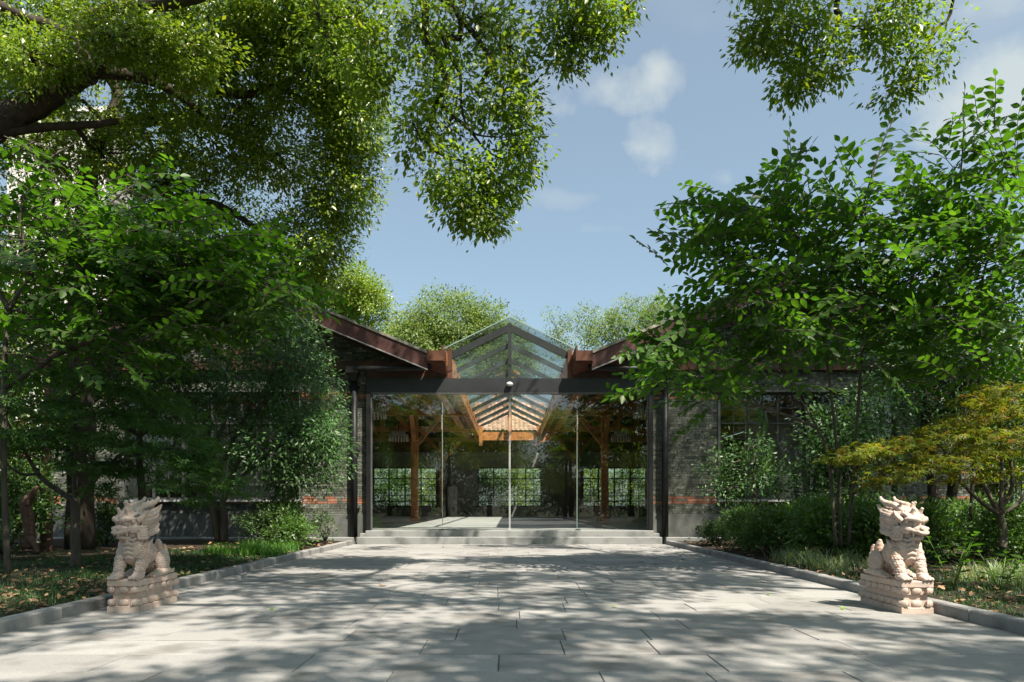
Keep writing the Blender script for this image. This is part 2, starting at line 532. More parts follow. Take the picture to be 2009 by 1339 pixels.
class MB:
    """collects shapes in world coordinates and links them as one mesh"""

    def __init__(self):
        self.v = []
        self.f = []
        self.smooth = []

    def add(self, vs, fs, smooth=False):
        b = len(self.v)
        self.v.extend([tuple(x) for x in vs])
        self.f.extend([tuple(i + b for i in f) for f in fs])
        self.smooth.extend([smooth] * len(fs))
        return self

    def box(self, x0, x1, y0, y1, z0, z1, c=0.0):
        if x0 > x1: x0, x1 = x1, x0
        if y0 > y1: y0, y1 = y1, y0
        if z0 > z1: z0, z1 = z1, z0
        if c <= 0:
            vs = [(x0, y0, z0), (x1, y0, z0), (x1, y1, z0), (x0, y1, z0), (x0, y0, z1), (x1, y0, z1), (x1, y1, z1), (x0, y1, z1)]
            fs = [(0, 3, 2, 1), (4, 5, 6, 7), (0, 1, 5, 4), (1, 2, 6, 5), (2, 3, 7, 6), (3, 0, 4, 7)]
            return self.add(vs, fs)
        # chamfered top edge
        vs = [(x0, y0, z0), (x1, y0, z0), (x1, y1, z0), (x0, y1, z0),
              (x0, y0, z1 - c), (x1, y0, z1 - c), (x1, y1, z1 - c), (x0, y1, z1 - c),
              (x0 + c, y0 + c, z1), (x1 - c, y0 + c, z1), (x1 - c, y1 - c, z1), (x0 + c, y1 - c, z1)]
        fs = [(0, 3, 2, 1), (8, 9, 10, 11)]
        for a in (0, 4):
            for i in range(4):
                j = (i + 1) % 4
                fs.append((a + i, a + j, a + 4 + j, a + 4 + i))
        return self.add(vs, fs)

    def beam(self, p0, p1, w, h, up=(0, 0, 1)):
        p0 = Vector(p0); p1 = Vector(p1)
        d = (p1 - p0).normalized()
        s = d.cross(Vector(up)).normalized()
        u = s.cross(d).normalized()
        s *= w / 2
        u *= h / 2
        vs = [p0 - s - u, p0 + s - u, p0 + s + u, p0 - s + u, p1 - s - u, p1 + s - u, p1 + s + u, p1 - s + u]
        fs = [(0, 3, 2, 1), (4, 5, 6, 7), (0, 1, 5, 4), (1, 2, 6, 5), (2, 3, 7, 6), (3, 0, 4, 7)]
        fs = [f[::-1] for f in fs]
        return self.add(vs, fs)

    def prism(self, pts, y0, y1):
        """pts: outline in x,z; extruded along y"""
        n = len(pts)
        vs = [(x, y0, z) for x, z in pts] + [(x, y1, z) for x, z in pts]
        fs = [tuple(range(n)), tuple(range(2 * n - 1, n - 1, -1))]
        for i in range(n):
            j = (i + 1) % n
            fs.append((j, i, n + i, n + j))
        return self.add(vs, fs)

    def tube(self, pts, radii, n=6, cap=True):
        pts = [Vector(p) for p in pts]
        rings = []
        prev = None
        for i, p in enumerate(pts):
            d = (pts[min(i + 1, len(pts) - 1)] - pts[max(i - 1, 0)])
            if d.length < 1e-6:
                d = Vector((0, 0, 1))
            d.normalize()
            if prev is None:
                a = d.cross(Vector((0.3, 0.9, 0.2)))
                if a.length < 0.1:
                    a = d.cross(Vector((1, 0, 0)))
            else:
                a = prev - d * prev.dot(d)
                if a.length < 1e-4:
                    a = d.cross(Vector((1, 0, 0)))
            a.normalize()
            prev = a
            b = d.cross(a)
            r = radii[i] if hasattr(radii, '__len__') else radii
            rings.append([p + (a * math.cos(t) + b * math.sin(t)) * r for t in [2 * math.pi * k / n for k in range(n)]])
        vs = [q for ring in rings for q in ring]
        fs = []
        for i in range(len(rings) - 1):
            for k in range(n):
                k2 = (k + 1) % n
                fs.append((i * n + k, i * n + k2, (i + 1) * n + k2, (i + 1) * n + k))
        if cap:
            fs.append(tuple(range(n))[::-1])
            fs.append(tuple((len(rings) - 1) * n + k for k in range(n)))
        return self.add(vs, fs, True)

    def ball(self, c, r, n=10, m=7, rot=None):
        c = Vector(c)
        if not hasattr(r, '__len__'):
            r = (r, r, r)
        vs = []
        for i in range(m + 1):
            th = math.pi * i / m
            for k in range(n):
                ph = 2 * math.pi * k / n
                q = Vector((r[0] * math.sin(th) * math.cos(ph), r[1] * math.sin(th) * math.sin(ph), r[2] * math.cos(th)))
                if rot is not None:
                    q = rot @ q
                vs.append(c + q)
        fs = []
        for i in range(m):
            for k in range(n):
                k2 = (k + 1) % n
                fs.append((i * n + k, (i + 1) * n + k, (i + 1) * n + k2, i * n + k2))
        return self.add(vs, fs, True)

    def mesh(self, name):
        me = bpy.data.meshes.new(name)
        me.from_pydata(self.v, [], self.f)
        me.polygons.foreach_set('use_smooth', self.smooth)
        me.update()
        return me

    def build(self, name, mat, parent=None):
        return link_mesh(name, self.mesh(name), mat, parent)


# ------------------------------------------------------------------ leaves (numpy)
def _n(a):
    return a / np.maximum(np.linalg.norm(a, axis=-1, keepdims=True), 1e-9)


KITE = (np.array([(0, 0, 0), (0.5, 0.45, 0.12), (0, 1, 0), (-0.5, 0.45, 0.12)], float), [(0, 1, 2), (0, 2, 3)])
OVATE = (np.array([(0, 0, 0), (0.36, 0.2, 0.09), (0.5, 0.5, 0.13), (0.30, 0.8, 0.06), (0, 1.08, -0.06), (-0.30, 0.8, 0.06), (-0.5, 0.5, 0.13),
                   (-0.36, 0.2, 0.09), (0, 0.5, 0.0)], float),
         [(0, 1, 2, 8), (8, 2, 3, 4), (8, 4, 5, 6), (0, 8, 6, 7)])


def _maple():
    vs = [(0, 0, 0)]
    fs = []
    for ang, ln in ((-100, 0.55), (-52, 0.85), (0, 1.0), (52, 0.85), (100, 0.55)):
        a = math.radians(ang)
        dx, dy = math.sin(a), math.cos(a)
        b = len(vs)
        w = 0.11
        vs += [(dx * ln * .45 + dy * w, dy * ln * .45 - dx * w, .02), (dx * ln, dy * ln, -0.12), (dx * ln * .45 - dy * w, dy * ln * .45 + dx * w, .02)]
        fs.append((0, b, b + 1, b + 2))
    return np.array(vs, float), fs


MAPLE = _maple()
BLADE = (np.array([(-.5, 0, 0), (.5, 0, 0), (.45, .45, .1), (-.45, .45, .1), (.28, .8, -.02), (-.28, .8, -.02), (0, 1, -.18)], float),
         [(0, 1, 2, 3), (3, 2, 4, 5), (5, 4, 6)])


def leaf_mesh(name, pos, d, nrm, ln, wd, tpl=KITE, zs=None):
    tv, tf = tpl
    pos = np.asarray(pos, float)
    N = len(pos)
    d = _n(np.asarray(d, float))
    nrm = np.asarray(nrm, float)
    s = _n(np.cross(d, nrm))
    u = np.cross(s, d)
    ln = np.broadcast_to(np.asarray(ln, float), (N,))[:, None, None]
    wd = np.broadcast_to(np.asarray(wd, float), (N,))[:, None, None]
    zz = wd if zs is None else ln * zs
    V = pos[:, None, :] + tv[None, :, 0:1] * wd * s[:, None, :] + tv[None, :, 1:2] * ln * d[:, None, :] + tv[None, :, 2:3] * zz * u[:, None, :]
    k = len(tv)
    V = V.reshape(-1, 3)
    loops = []
    sizes = []
    base = (np.arange(N) * k)[:, None]
    for f in tf:
        sizes.append(len(f))
    flat = np.array([i for f in tf for i in f])
    L = (base + flat[None, :]).reshape(-1)
    S = np.tile(np.array(sizes), N)
    st = np.concatenate([[0], np.cumsum(S)[:-1]])
    me = bpy.data.meshes.new(name)
    me.vertices.add(len(V))
    me.vertices.foreach_set('co', V.astype(np.float32).ravel())
    me.loops.add(len(L))
    me.loops.foreach_set('vertex_index', L.astype(np.int32))
    me.polygons.add(len(S))
    me.polygons.foreach_set('loop_start', st.astype(np.int32))
    me.polygons.foreach_set('loop_total', S.astype(np.int32))
    me.update(calc_edges=True)
    return me


class Crown:
    """leaf tufts spread through blobs, with the twigs that carry them"""

    def __init__(self, seed):
        self.g = np.random.default_rng(seed)
        self.pos, self.d, self.n, self.l = [], [], [], []
        self.hubs = []

    def blob(self, c, r, tufts, per, sr, leaf, droop=0.35, shell=0.35, flat=0.75, up=1.0, keep=None):
        g = self.g
        c = np.array(c, float)
        r = np.array(r, float)
        u = _n(g.normal(size=(tufts, 3)))
        rad = (shell ** 3 + (1 - shell ** 3) * g.random(tufts)) ** (1 / 3)
        # uneven outline
        rad = rad * (0.82 + 0.3 * g.random(tufts))
        sc = c + u * rad[:, None] * r
        if keep is not None:
            ok = keep(sc)
            sc = sc[ok]
            u = u[ok]
        self.hubs.append((c, sc))
        k = g.integers(int(per * .5), int(per * 1.5) + 1, size=len(sc))
        idx = np.repeat(np.arange(len(sc)), k)
        N = len(idx)
        off = np.clip(g.normal(size=(N, 3)), -1.6, 1.6) * np.array([1, 1, flat]) * sr * (0.6 + 0.8 * g.random(len(sc)))[idx][:, None]
        p = sc[idx] + off
        d = _n(_n(off) * 0.8 + u[idx] * 0.5 + g.normal(size=(N, 3)) * 0.45 + np.array([0, 0, -droop]))
        # leaves turn their faces to the light
        nn = _n(np.array([SUN.x, SUN.y, SUN.z]) * up * 1.1 + u[idx] * 0.45 + g.normal(size=(N, 3)) * 0.5)
        self.pos.append(p)
        self.d.append(d)
        self.n.append(nn)
        self.l.append(leaf * (0.5 + 0.85 * g.random(N) ** 1.3))

    def pblob(self, px, py, Y, rx, ry, dm, **kw):
        """blob whose centre and half size were measured in the photograph at distance Y"""
        k = Y / F
        self.blob(at(px, py, Y), (rx * k, dm, ry * k), **kw)

    def spray(self, p0, d0, length, leaf, pitch=0.055, bend=-0.25, twig=None, roll=0.0):
        """flat two-ranked spray: leaves left and right of an arching twig"""
        g = self.g
        d = Vector(d0).normalized()
        side = d.cross(Vector((0, 0, 1)))
        if side.length < 0.2:
            side = Vector((1, 0, 0))
        side.normalize()
        side = Matrix.Rotation(roll, 3, d) @ side
        n = max(4, int(length / pitch))
        p = Vector(p0)
        pts = [p.copy()]
        for i in range(n):
            d = (d + Vector((0, 0, bend * pitch * 1.2)) + Vector(g.normal(size=3) * 0.03)).normalized()
            p = p + d * pitch
            pts.append(p.copy())
            s = 1 if i % 2 else -1
            t = i / n
            up = side.cross(d).normalized()
            ld = (d * 0.55 + side * s * 0.95 + Vector((0, 0, -0.18)) + Vector(g.normal(size=3) * 0.13)).normalized()
            if i == n - 1:
                ld = d
            self.pos.append(np.array([p]))
            self.d.append(np.array([ld]))
            self.n.append(np.array([up + Vector(g.normal(size=3) * 0.25)]))
            self.l.append(np.array([leaf * (0.75 + 0.45 * math.sin(math.pi * (0.2 + 0.7 * t))) * (0.85 + 0.25 * g.random())]))
        if twig is not None:
            twig.tube(pts, [0.006 * (1 - .7 * i / len(pts)) + 0.0012 for i in range(len(pts))], 4, cap=False)

    def arrays(self):
        return np.concatenate(self.pos), np.concatenate(self.d), np.concatenate(self.n), np.concatenate(self.l)

    def build(self, name, mat, parent, ratio=0.45, tpl=KITE, zs=None):
        p, d, n, l = self.arrays()
        me = leaf_mesh(name, p, d, n, l, l * ratio, tpl, zs)
        return link_mesh(name, me, mat, parent)

    def twigs(self, mb, skeleton, r0=0.03, per=10, r1=0.008):
        g = self.g
        sk = np.array([s[0] for s in skeleton])
        for c, sc in self.hubs:
            if not len(sc):
                continue
            i = int(np.argmin(np.linalg.norm(sk - c, axis=1)))
            a = Vector(sk[i])
            b = Vector(c)
            L = (b - a).length
            rr = min(r0, skeleton[i][1] * 0.7)
            if L > 0.05:
                m1 = a.lerp(b, 0.35) + Vector(g.normal(size=3) * 0.07 * L)
                m2 = a.lerp(b, 0.7) + Vector(g.normal(size=3) * 0.07 * L)
                mb.tube([a, m1, m2, b], [rr, rr * .8, rr * .6, rr * .45], 5, cap=False)
            for q in g.choice(len(sc), min(per, len(sc)), replace=False):
                t = Vector(sc[q])
                l2 = (t - b).length
                mid = b.lerp(t, 0.5) + Vector(g.normal(size=3) * 0.1 * l2)
                mb.tube([b, mid, t], [rr * .42, rr * .3, r1 * .4], 4, cap=False)


def limb(mb, skel, pts, radii, n=8):
    """smooth limb through the given points; adds its points to the skeleton"""
    P = [Vector(p) for p in pts]
    out, rad = [], []
    for i in range(len(P) - 1):
        p0, p1, p2, p3 = P[max(i - 1, 0)], P[i], P[i + 1], P[min(i + 2, len(P) - 1)]
        for k in range(5):
            t = k / 5
            q = 0.5 * ((2 * p1) + (p2 - p0) * t + (2 * p0 - 5 * p1 + 4 * p2 - p3) * t * t + (3 * p1 - p0 - 3 * p2 + p3) * t ** 3)
            out.append(q)
            rad.append(radii[i] * (1 - t) + radii[i + 1] * t)
    out.append(P[-1])
    rad.append(radii[-1])
    rad = [r * (1 + 0.07 * math.sin(i * 2.3 + r * 50)) for i, r in enumerate(rad)]
    mb.tube(out, rad, n)
    if skel is not None:
        for q, r in zip(out, rad):
            skel.append((tuple(q), r))


# ================================================================== the setting
def plane(name, x0, x1, y0, y1, z, mat, kind='structure'):
    o = MB().add([(x0, y0, z), (x1, y0, z), (x1, y1, z), (x0, y1, z)], [(0, 1, 2, 3)]).build(name, mat)
    return tag(o, kind=kind)


plane('ground', -400, 400, -200, 700, -0.06, 'ground')
KX = 3.83          # inner face of the kerb


def build_path():
    path = MB().add([(-KX, -14, -0.009), (KX, -14, -0.009), (KX, 18.0, -0.009), (-KX, 18.0, -0.009)], [(0, 1, 2, 3)]).build('path', 'joint')
    tag(path, 'path of long grey granite slabs leading to the glass entrance', kind='structure')
    g = random.Random(11)
    rest = MB()
    pitch = 0.49
    k0 = -37
    count = 0
    for k in range(k0, 28):
        y0 = 4.29 + pitch * k
        y1 = min(y0 + pitch, 18.0)
        if y1 - y0 < 0.1:
            continue
        x = -KX + 0.004
        first = True
        while x < KX - 0.05:
            L = g.choice((0.62, 0.8, 0.95, 1.2, 1.2, 1.35))
            if first:
                L *= g.uniform(0.4, 1)
                first = False
            x1 = min(x + L, KX - 0.004)
            if KX - x1 < 0.3:
                x1 = KX - 0.004
            j = 0.0035
            jy = 0.0065
            dz = g.uniform(-0.003, 0.003)
            if y0 > 3.2 and count < 290:
                MB().box(x + j, x1 - j, y0 + jy, y1 - jy, -0.023, dz, 0.003).build('paving_slab', 'paver', path)
                count += 1
            else:
                rest.box(x + j, x1 - j, y0 + jy, y1 - jy, -0.023, dz, 0.003)
            x = x1
    tag(rest.build('paving', 'paver', path), kind='stuff')
    # kerbs
    for s in (-1, 1):
        kerb = MB().box(s * (KX + 0.001), s * (KX + 0.12), -14, 17.9, -0.05, 0.06).build('kerb', 'joint')
        tag(kerb, 'low grey granite kerb along the ' + ('osmanthus' if s < 0 else 'azalea') + ' bed', kind='structure')
        y = -14.0
        gg = random.Random(5 + s)
        while y < 17.9:
            L = gg.uniform(0.9, 1.1)
            y2 = min(y + L, 17.92)
            dx = gg.uniform(-0.004, 0.004)
            x0, x1 = s * (KX - 0.004) + dx, s * (KX + 0.125) + dx
            MB().box(x0, x1, y + 0.004, y2 - 0.004, -0.04, 0.10 + gg.uniform(-.003, .003), 0.012).build('kerb_stone', 'kerbstone', kerb)
            y = y2


build_path()


def bed_z(x, y):
    ax = abs(x) - KX - 0.12
    return 0.055 + 0.05 * min(max(ax, 0) / 1.5, 1) + 0.025 * math.sin(x * 1.7 + y * .9) * math.sin(y * 1.3 - x * .6) * min(max(ax, 0) / .8, 1)


for s in (-1, 1):
    nx, ny = 40, 70
    vs, fs = [], []
    for i in range(nx + 1):
        for j in range(ny + 1):
            x = s * (KX + 0.12 + (22 * (i / nx) ** 1.5))
            y = -14 + 34 * j / ny
            vs.append((x, y, bed_z(x, y)))
    for i in range(nx):
        for j in range(ny):
            a = i * (ny + 1) + j
            q = (a, a + ny + 1, a + ny + 2, a + 1)
            fs.append(q if s > 0 else q[::-1])
    o = MB().add(vs, fs, True).build('planting_bed', 'soil')
    tag(o, kind='structure')


# ------------------------------------------------------------------ the hall
YF = 18.6
hall = empty('brick_hall', (0, YF, 0), 'grey brick twin-gabled hall with a glazed skylight over its glass entrance', 'building')


def roof_z(x):
    ax = abs(x)
    return 4.75 + 0.412 * (min(ax, 13.8 - ax) - 2.02)


def part(mb, name, mat, parent=hall):
    return mb.build(name, mat, parent)


def unit_brick():
    me = MB().box(-.5, .5, -.5, .5, -.5, .5).mesh('brick')
    me.materials.append(MATS['grey_brick'])
    me2 = me.copy()
    me2.name = 'brick'
    me2.materials.clear()
    me2.materials.append(MATS['red_brick'])
    return me, me2


BR, BRR = unit_brick()
WIN = (5.27, 9.88, 1.04, 3.88)


def front_wall(s):
    g = random.Random(31 + s)
    w = MB()
    x0, x1 = 3.62, 11.66
    y0, y1 = YF + 0.012, YF + 0.36
    wx0, wx1, wz0, wz1 = WIN
    # mortar core round the window
    w.box(s * x0, s * wx0, y0, y1, 0, 4.39)
    w.box(s * wx1, s * x1, y0, y1, 0, 4.39)
    w.box(s * wx0, s * wx1, y0, y1, 0, wz0)
    w.box(s * wx0, s * wx1, y0, y1, wz1, 4.39)
    top = [(x, roof_z(x) - 0.10) for x in (2.2, 6.9, 11.6)]
    pts = [(2.2, 4.39)] + top + [(11.66, 4.39)]
    pts = [(s * a, b) for a, b in pts]
    if s > 0:
        pts = pts[::-1]
    w.prism([(a, b) for a, b in pts][::-1], y0, y1)
    wall = part(w, 'wall', 'mortar')
    rest = MB()
    restr = MB()
    H, Lb = 0.063, 0.25
    row = 0
    z = 0.74
    cnt = 0
    while z < 6.7:
        zc = z + H / 2
        red = (1.0 <= zc < 1.185) or (3.63 <= zc < 3.82)
        gable = zc > 4.60
        if not (4.36 < zc < 4.60):
            x = (x0 if not gable else 2.0) - (0.125 if row % 2 else 0) - (0.06 if row % 4 > 1 else 0)
            while x < x1:
                L = Lb if g.random() < 0.72 else Lb / 2
                a, b = max(x, x0 if not gable else 2.0), min(x + L, x1)
                x += L
                segs = [(a, b)]
                if not gable and wz0 < zc < wz1:
                    segs = []
                    if a < wx0:
                        segs.append((a, min(b, wx0)))
                    if b > wx1:
                        segs.append((max(a, wx1), b))
                for a2, b2 in segs:
                    if b2 - a2 < 0.04:
                        continue
                    if gable and zc > min(roof_z(a2), roof_z(b2)) - 0.35:
                        continue
                    pr = g.uniform(0, 0.007)
                    isred = red and g.random() < 0.66
                    jx, jz = 0.005, 0.0045
                    ax0, ax1 = s * (a2 + jx), s * (b2 - jx)
                    if a2 < 4.78 and not gable and cnt < 290 and zc < 4.36:
                        o = bpy.data.objects.new('brick', BRR if isred else BR)
                        o.location = ((ax0 + ax1) / 2, YF + 0.03 - pr, zc)
                        o.scale = (abs(ax1 - ax0), 0.06, H - 2 * jz)
                        COL.objects.link(o)
                        o.parent = wall
                        o.matrix_parent_inverse = inv(wall)
                        cnt += 1
                    else:
                        (restr if isred else rest).box(ax0, ax1, YF - pr, YF + 0.05, z + jz, z + H - jz)
        z += H
        row += 1
    tag(part(rest, 'brickwork', 'grey_brick', wall), kind='stuff')
    tag(part(restr, 'red_brickwork', 'red_brick', wall), kind='stuff')
    pl = MB().box(s * 3.60, s * 11.7, YF - 0.03, YF + 0.012, 0.0, 0.735, 0.01)
    pl.box(s * 3.598, s * 3.62, YF + 0.013, YF + 0.36, 0, 0.735)
    part(pl, 'plinth', 'plinth')
    part(MB().box(s * 3.9, s * 11.9, YF - 0.32, YF - 0.032, -0.05, 0.15, 0.01), 'footing', 'granite')


def window(x0, x1, z0, z1, y, sections, rows, thick_rows, depth=0.08, parent=hall, bar=0.02, thick=0.055, sill=True, per=2):
    """steel window: outer frame, mullions and glazing bars, one pane in each opening"""
    fr = MB()
    t = thick
    fr.box(x0, x1, y, y + depth, z1 - t, z1)
    fr.box(x0, x1, y, y + depth, z0, z0 + t)
    fr.box(x0, x0 + t, y + .001, y + depth - .001, z0 + t, z1 - t)
    fr.box(x1 - t, x1, y + .001, y + depth - .001, z0 + t, z1 - t)
    o = fr.build('window', 'frame_paint', parent)
    sw = (x1 - x0) / sections
    rh = (z1 - z0) / rows
    mull = MB()
    for i in range(1, sections):
        xx = x0 + i * sw
        mull.box(xx - t / 2, xx + t / 2, y - .01, y + depth - .003, z0 + t, z1 - t)
    for k in thick_rows:
        zz = z0 + k * rh
        mull.box(x0 + t, x1 - t, y - .022, y + depth - .006, zz - t * .42, zz + t * .42)
    mull.build('mullion', 'frame_paint', o)
    bars = MB()
    for i in range(sections * per):
        if i % per:
            xx = x0 + i * sw / per
            bars.box(xx - bar / 2, xx + bar / 2, y + .012, y + .045, z0 + t, z1 - t)
    for k in range(1, rows):
        if k not in thick_rows:
            zz = z0 + k * rh
            bars.box(x0 + t, x1 - t, y + .009, y + .042, zz - bar / 2, zz + bar / 2)
    bars.build('glazing_bar', 'frame_paint', o)
    w2 = sw / per
    pm = MB().box(-w2 / 2 + .004, w2 / 2 - .004, -.002, .002, -rh / 2 + .004, rh / 2 - .004).mesh('pane')
    pm.materials.append(MATS['window_glass'])
    for i in range(sections * per):
        for k in range(rows):
            p = bpy.data.objects.new('pane', pm)
            p.location = (x0 + (i + .5) * w2, y + .027, z0 + (k + .5) * rh)
            COL.objects.link(p)
            p.parent = o
            p.matrix_parent_inverse = inv(o)
    if sill:
        MB().box(x0 - .06, x1 + .06, y - .22, y + .02, z0 - .05, z0 - .001, .008).build('sill', 'sill_stone', o)
        b = MB()
        b.box(x0 - .06, x0 - .002, y - .135, y + .03, z0, z1 + .06)
        b.box(x1 + .002, x1 + .06, y - .135, y + .03, z0, z1 + .06)
        b.box(x0 - .002, x1 + .002, y - .135, y + .03, z1 + .002, z1 + .06)
        b.build('surround', 'plinth', o)
    return o


for s in (-1, 1):
    front_wall(s)
    a, b = sorted((s * WIN[0], s * WIN[1]))
    window(a + .06, b - .06, WIN[2] + .05, WIN[3] - .06, YF + 0.1, 6, 7, (1, 5))

# roofs, barge boards, rafters
for s in (-1, 1):
    for (xa, xb) in ((2.02, 6.9), (6.9, 11.78)):
        za, zb = roof_z(xa), roof_z(xb)
        rf = MB()
        y0, y1 = 18.0, 40.4
        pts = [(s * xa, za - .07), (s * xb, zb - .07), (s * xb, zb), (s * xa, za)]
        if s < 0:
            pts = pts[::-1]
        rf.prism(pts, y0, y1)
        roof = part(rf, 'roof', 'roof_sheet')
        und = [(s * xa, za - .115), (s * xb, zb - .115), (s * xb, zb - .072), (s * xa, za - .072)]
        if s < 0:
            und = und[::-1]
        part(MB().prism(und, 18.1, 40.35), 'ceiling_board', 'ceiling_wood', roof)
        bb = [(s * xa, za - .45), (s * xb, zb - .45), (s * xb, zb - .074), (s * xa, za - .074)]
        if s < 0:
            bb = bb[::-1]
        part(MB().prism(bb, 18.03, 18.075), 'barge_board', 'barge', roof)
        ln = [(s * xa, za - .475), (s * xb, zb - .475), (s * xb, zb - .452), (s * xa, za - .452)]
        if s < 0:
            ln = ln[::-1]
        part(MB().prism(ln, 18.0, 18.1), 'trim_strip', 'sill_stone', roof)
        rr = [(s * xa, za - .50), (s * xb, zb - .50), (s * xb, zb - .12), (s * xa, za - .12)]
        if s < 0:
            rr = rr[::-1]
        part(MB().prism(rr, 18.45, 18.585), 'rafter', 'dark_wood', roof)


def truss(y, front):
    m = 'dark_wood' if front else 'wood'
    d = 0.14 if front else 0.22
    for s in (-1, 1):
        x_in = 1.6
        t = MB().box(s * x_in, s * 11.5, y, y + d - .004, 4.36, 4.59)
        tr = part(t, 'tie_beam', m)
        part(MB().box(s * 6.78, s * 7.02, y - .01, y + d + .006, 4.592, 6.55), 'king_post', m, tr)
        for q in (-1, 1):
            part(MB().beam((s * 6.9 + q * .12, y + d / 2, 4.68), (s * 6.9 + q * 1.75, y + d / 2, 5.88), .12 if front else .16, .2, (0, 1, 0)), 'strut', m, tr)
        if not front:
            for (xa, xb) in ((2.1, 6.8), (7.0, 11.6)):
                part(MB().beam((s * xa, y + d / 2, roof_z(xa) - .25), (s * xb, y + d / 2, roof_z(xb) - .25), .18, .22, (0, 1, 0)), 'rafter', m, tr)


truss(18.455, True)
for y in (28.0, 34.0, 39.7):
    truss(y, False)

# posts and braces
for s in (-1, 1):
    for y in (28.11, 39.5):
        X = s * 3.64
        po = part(MB().box(X - .13, X + .13, y - .13, y + .13, .32, 4.355), 'post', 'wood')
        part(MB().box(X - .17, X + .17, y - .17, y + .17, .321, .50, .01), 'post_base', 'wood', po)
        part(MB().beam((X - s * .10, y, 3.3), (X - s * .95, y, 4.33), .16, .18, (0, 1, 0)), 'brace', 'wood', po)
        part(MB().beam((X + s * .10, y, 3.75), (X + s * 1.45, y, 5.2), .18, .26, (0, 1, 0)), 'brace', 'wood', po)
        part(MB().beam((X, y - .1, 3.4), (X, y - .95, 4.33), .14, .16, (1, 0, 0)), 'brace', 'wood', po)
    # long beams beside the skylight, with bolt plates
    lb = part(MB().box(s * 1.56, s * 1.78, 18.8, 39.6, 4.40, 4.80), 'beam', 'wood')
    part(MB().box(s * 1.50, s * 1.558, 18.8, 36.2, 4.30, 4.84), 'skylight_curb', 'wood', lb)
    for k in range(16):
        y = 19.6 + k * 1.0
        part(MB().box(s * 1.60, s * 1.70, y, y + .11, 4.385, 4.399), 'bolt_plate', 'black_metal', lb)
        part(MB().box(s * 1.485, s * 1.499, y + .3, y + .41, 4.5, 4.61), 'bolt_plate', 'black_metal', lb)
    for xx in (3.4, 4.7, 6.0, 7.9, 9.3, 10.6):
        part(MB().box(s * (xx - .07), s * (xx + .07), 18.98, 39.9, roof_z(xx) - .27, roof_z(xx) - .14), 'purlin', 'wood')
    part(MB().box(s * 2.03, s * 2.3, 18.98, 39.9, 4.42, 4.66), 'wall_plate', 'wood')
    # gutter channel between wing roof and skylight
    gt = MB()
    gt.box(s * 1.66, s * 2.03, 17.96, 36.2, 4.49, 4.53)
    gt.box(s * 1.66, s * 2.03, 17.93, 17.96, 4.49, 4.74)
    gt.box(s * 1.62, s * 1.66, 17.93, 36.2, 4.49, 4.86)
    g_ = part(gt, 'gutter', 'copper')
    part(MB().box(s * 1.57, s * 3.6, 18.46, 18.6, 4.142, 4.355), 'lintel', 'dark_wood')
    part(MB().box(s * 1.46, s * 1.565, 18.44, 18.62, 4.142, 4.85), 'skylight_post', 'copper')
    part(MB().add([(s * 1.58, 18.0, 4.48), (s * 2.05, 18.0, 4.48), (s * 2.05, 18.44, 4.38), (s * 1.58, 18.44, 4.2),
                   (s * 1.58, 18.44, 4.48), (s * 2.05, 18.44, 4.48)],
                  [(0, 1, 2, 3), (0, 3, 4), (1, 5, 2), (0, 4, 5, 1), (3, 2, 5, 4)]), 'gutter_soffit', 'copper', g_)
    # drain pipe: horizontal run, hopper, down pipe
    dp = MB().tube([(s * 1.95, 18.2, 4.42), (s * 2.1, 18.2, 4.36), (s * 3.8, 18.2, 4.33), (s * 3.92, 18.25, 4.3)], .075, 10)
    d_ = part(dp, 'drain_pipe', 'black_metal')
    hp = MB()
    hp.add([(s * 3.76, 18.14, 4.4), (s * 4.06, 18.14, 4.4), (s * 4.06, 18.44, 4.4), (s * 3.76, 18.44, 4.4),
            (s * 3.76, 18.14, 4.24), (s * 4.06, 18.14, 4.24), (s * 4.06, 18.44, 4.24), (s * 3.76, 18.44, 4.24),
            (s * 3.84, 18.34, 4.06), (s * 3.98, 18.34, 4.06), (s * 3.98, 18.48, 4.06), (s * 3.84, 18.48, 4.06)],
           [(0, 1, 2, 3), (0, 4, 5, 1), (1, 5, 6, 2), (2, 6, 7, 3), (3, 7, 4, 0), (4, 8, 9, 5), (5, 9, 10, 6), (6, 10, 11, 7), (7, 11, 8, 4), (8, 11, 10, 9)])
    part(hp, 'hopper', 'black_metal', d_)
    part(MB().tube([(s * 3.91, 18.46, 4.1), (s * 3.91, 18.46, 0.16)], .082, 12), 'down_pipe', 'black_metal', d_)
    for z in (3.9, 2.3, 0.85):
        part(MB().box(s * 3.79, s * 4.03, 18.44, 18.58, z, z + .05), 'pipe_clip', 'black_metal', d_)

# skylight
sk = part(MB().box(-.05, .05, 18.56, 36.0, 5.47, 5.56), 'skylight', 'rafter_metal')


def sky_z(x):
    return 5.55 - 0.485 * abs(x)


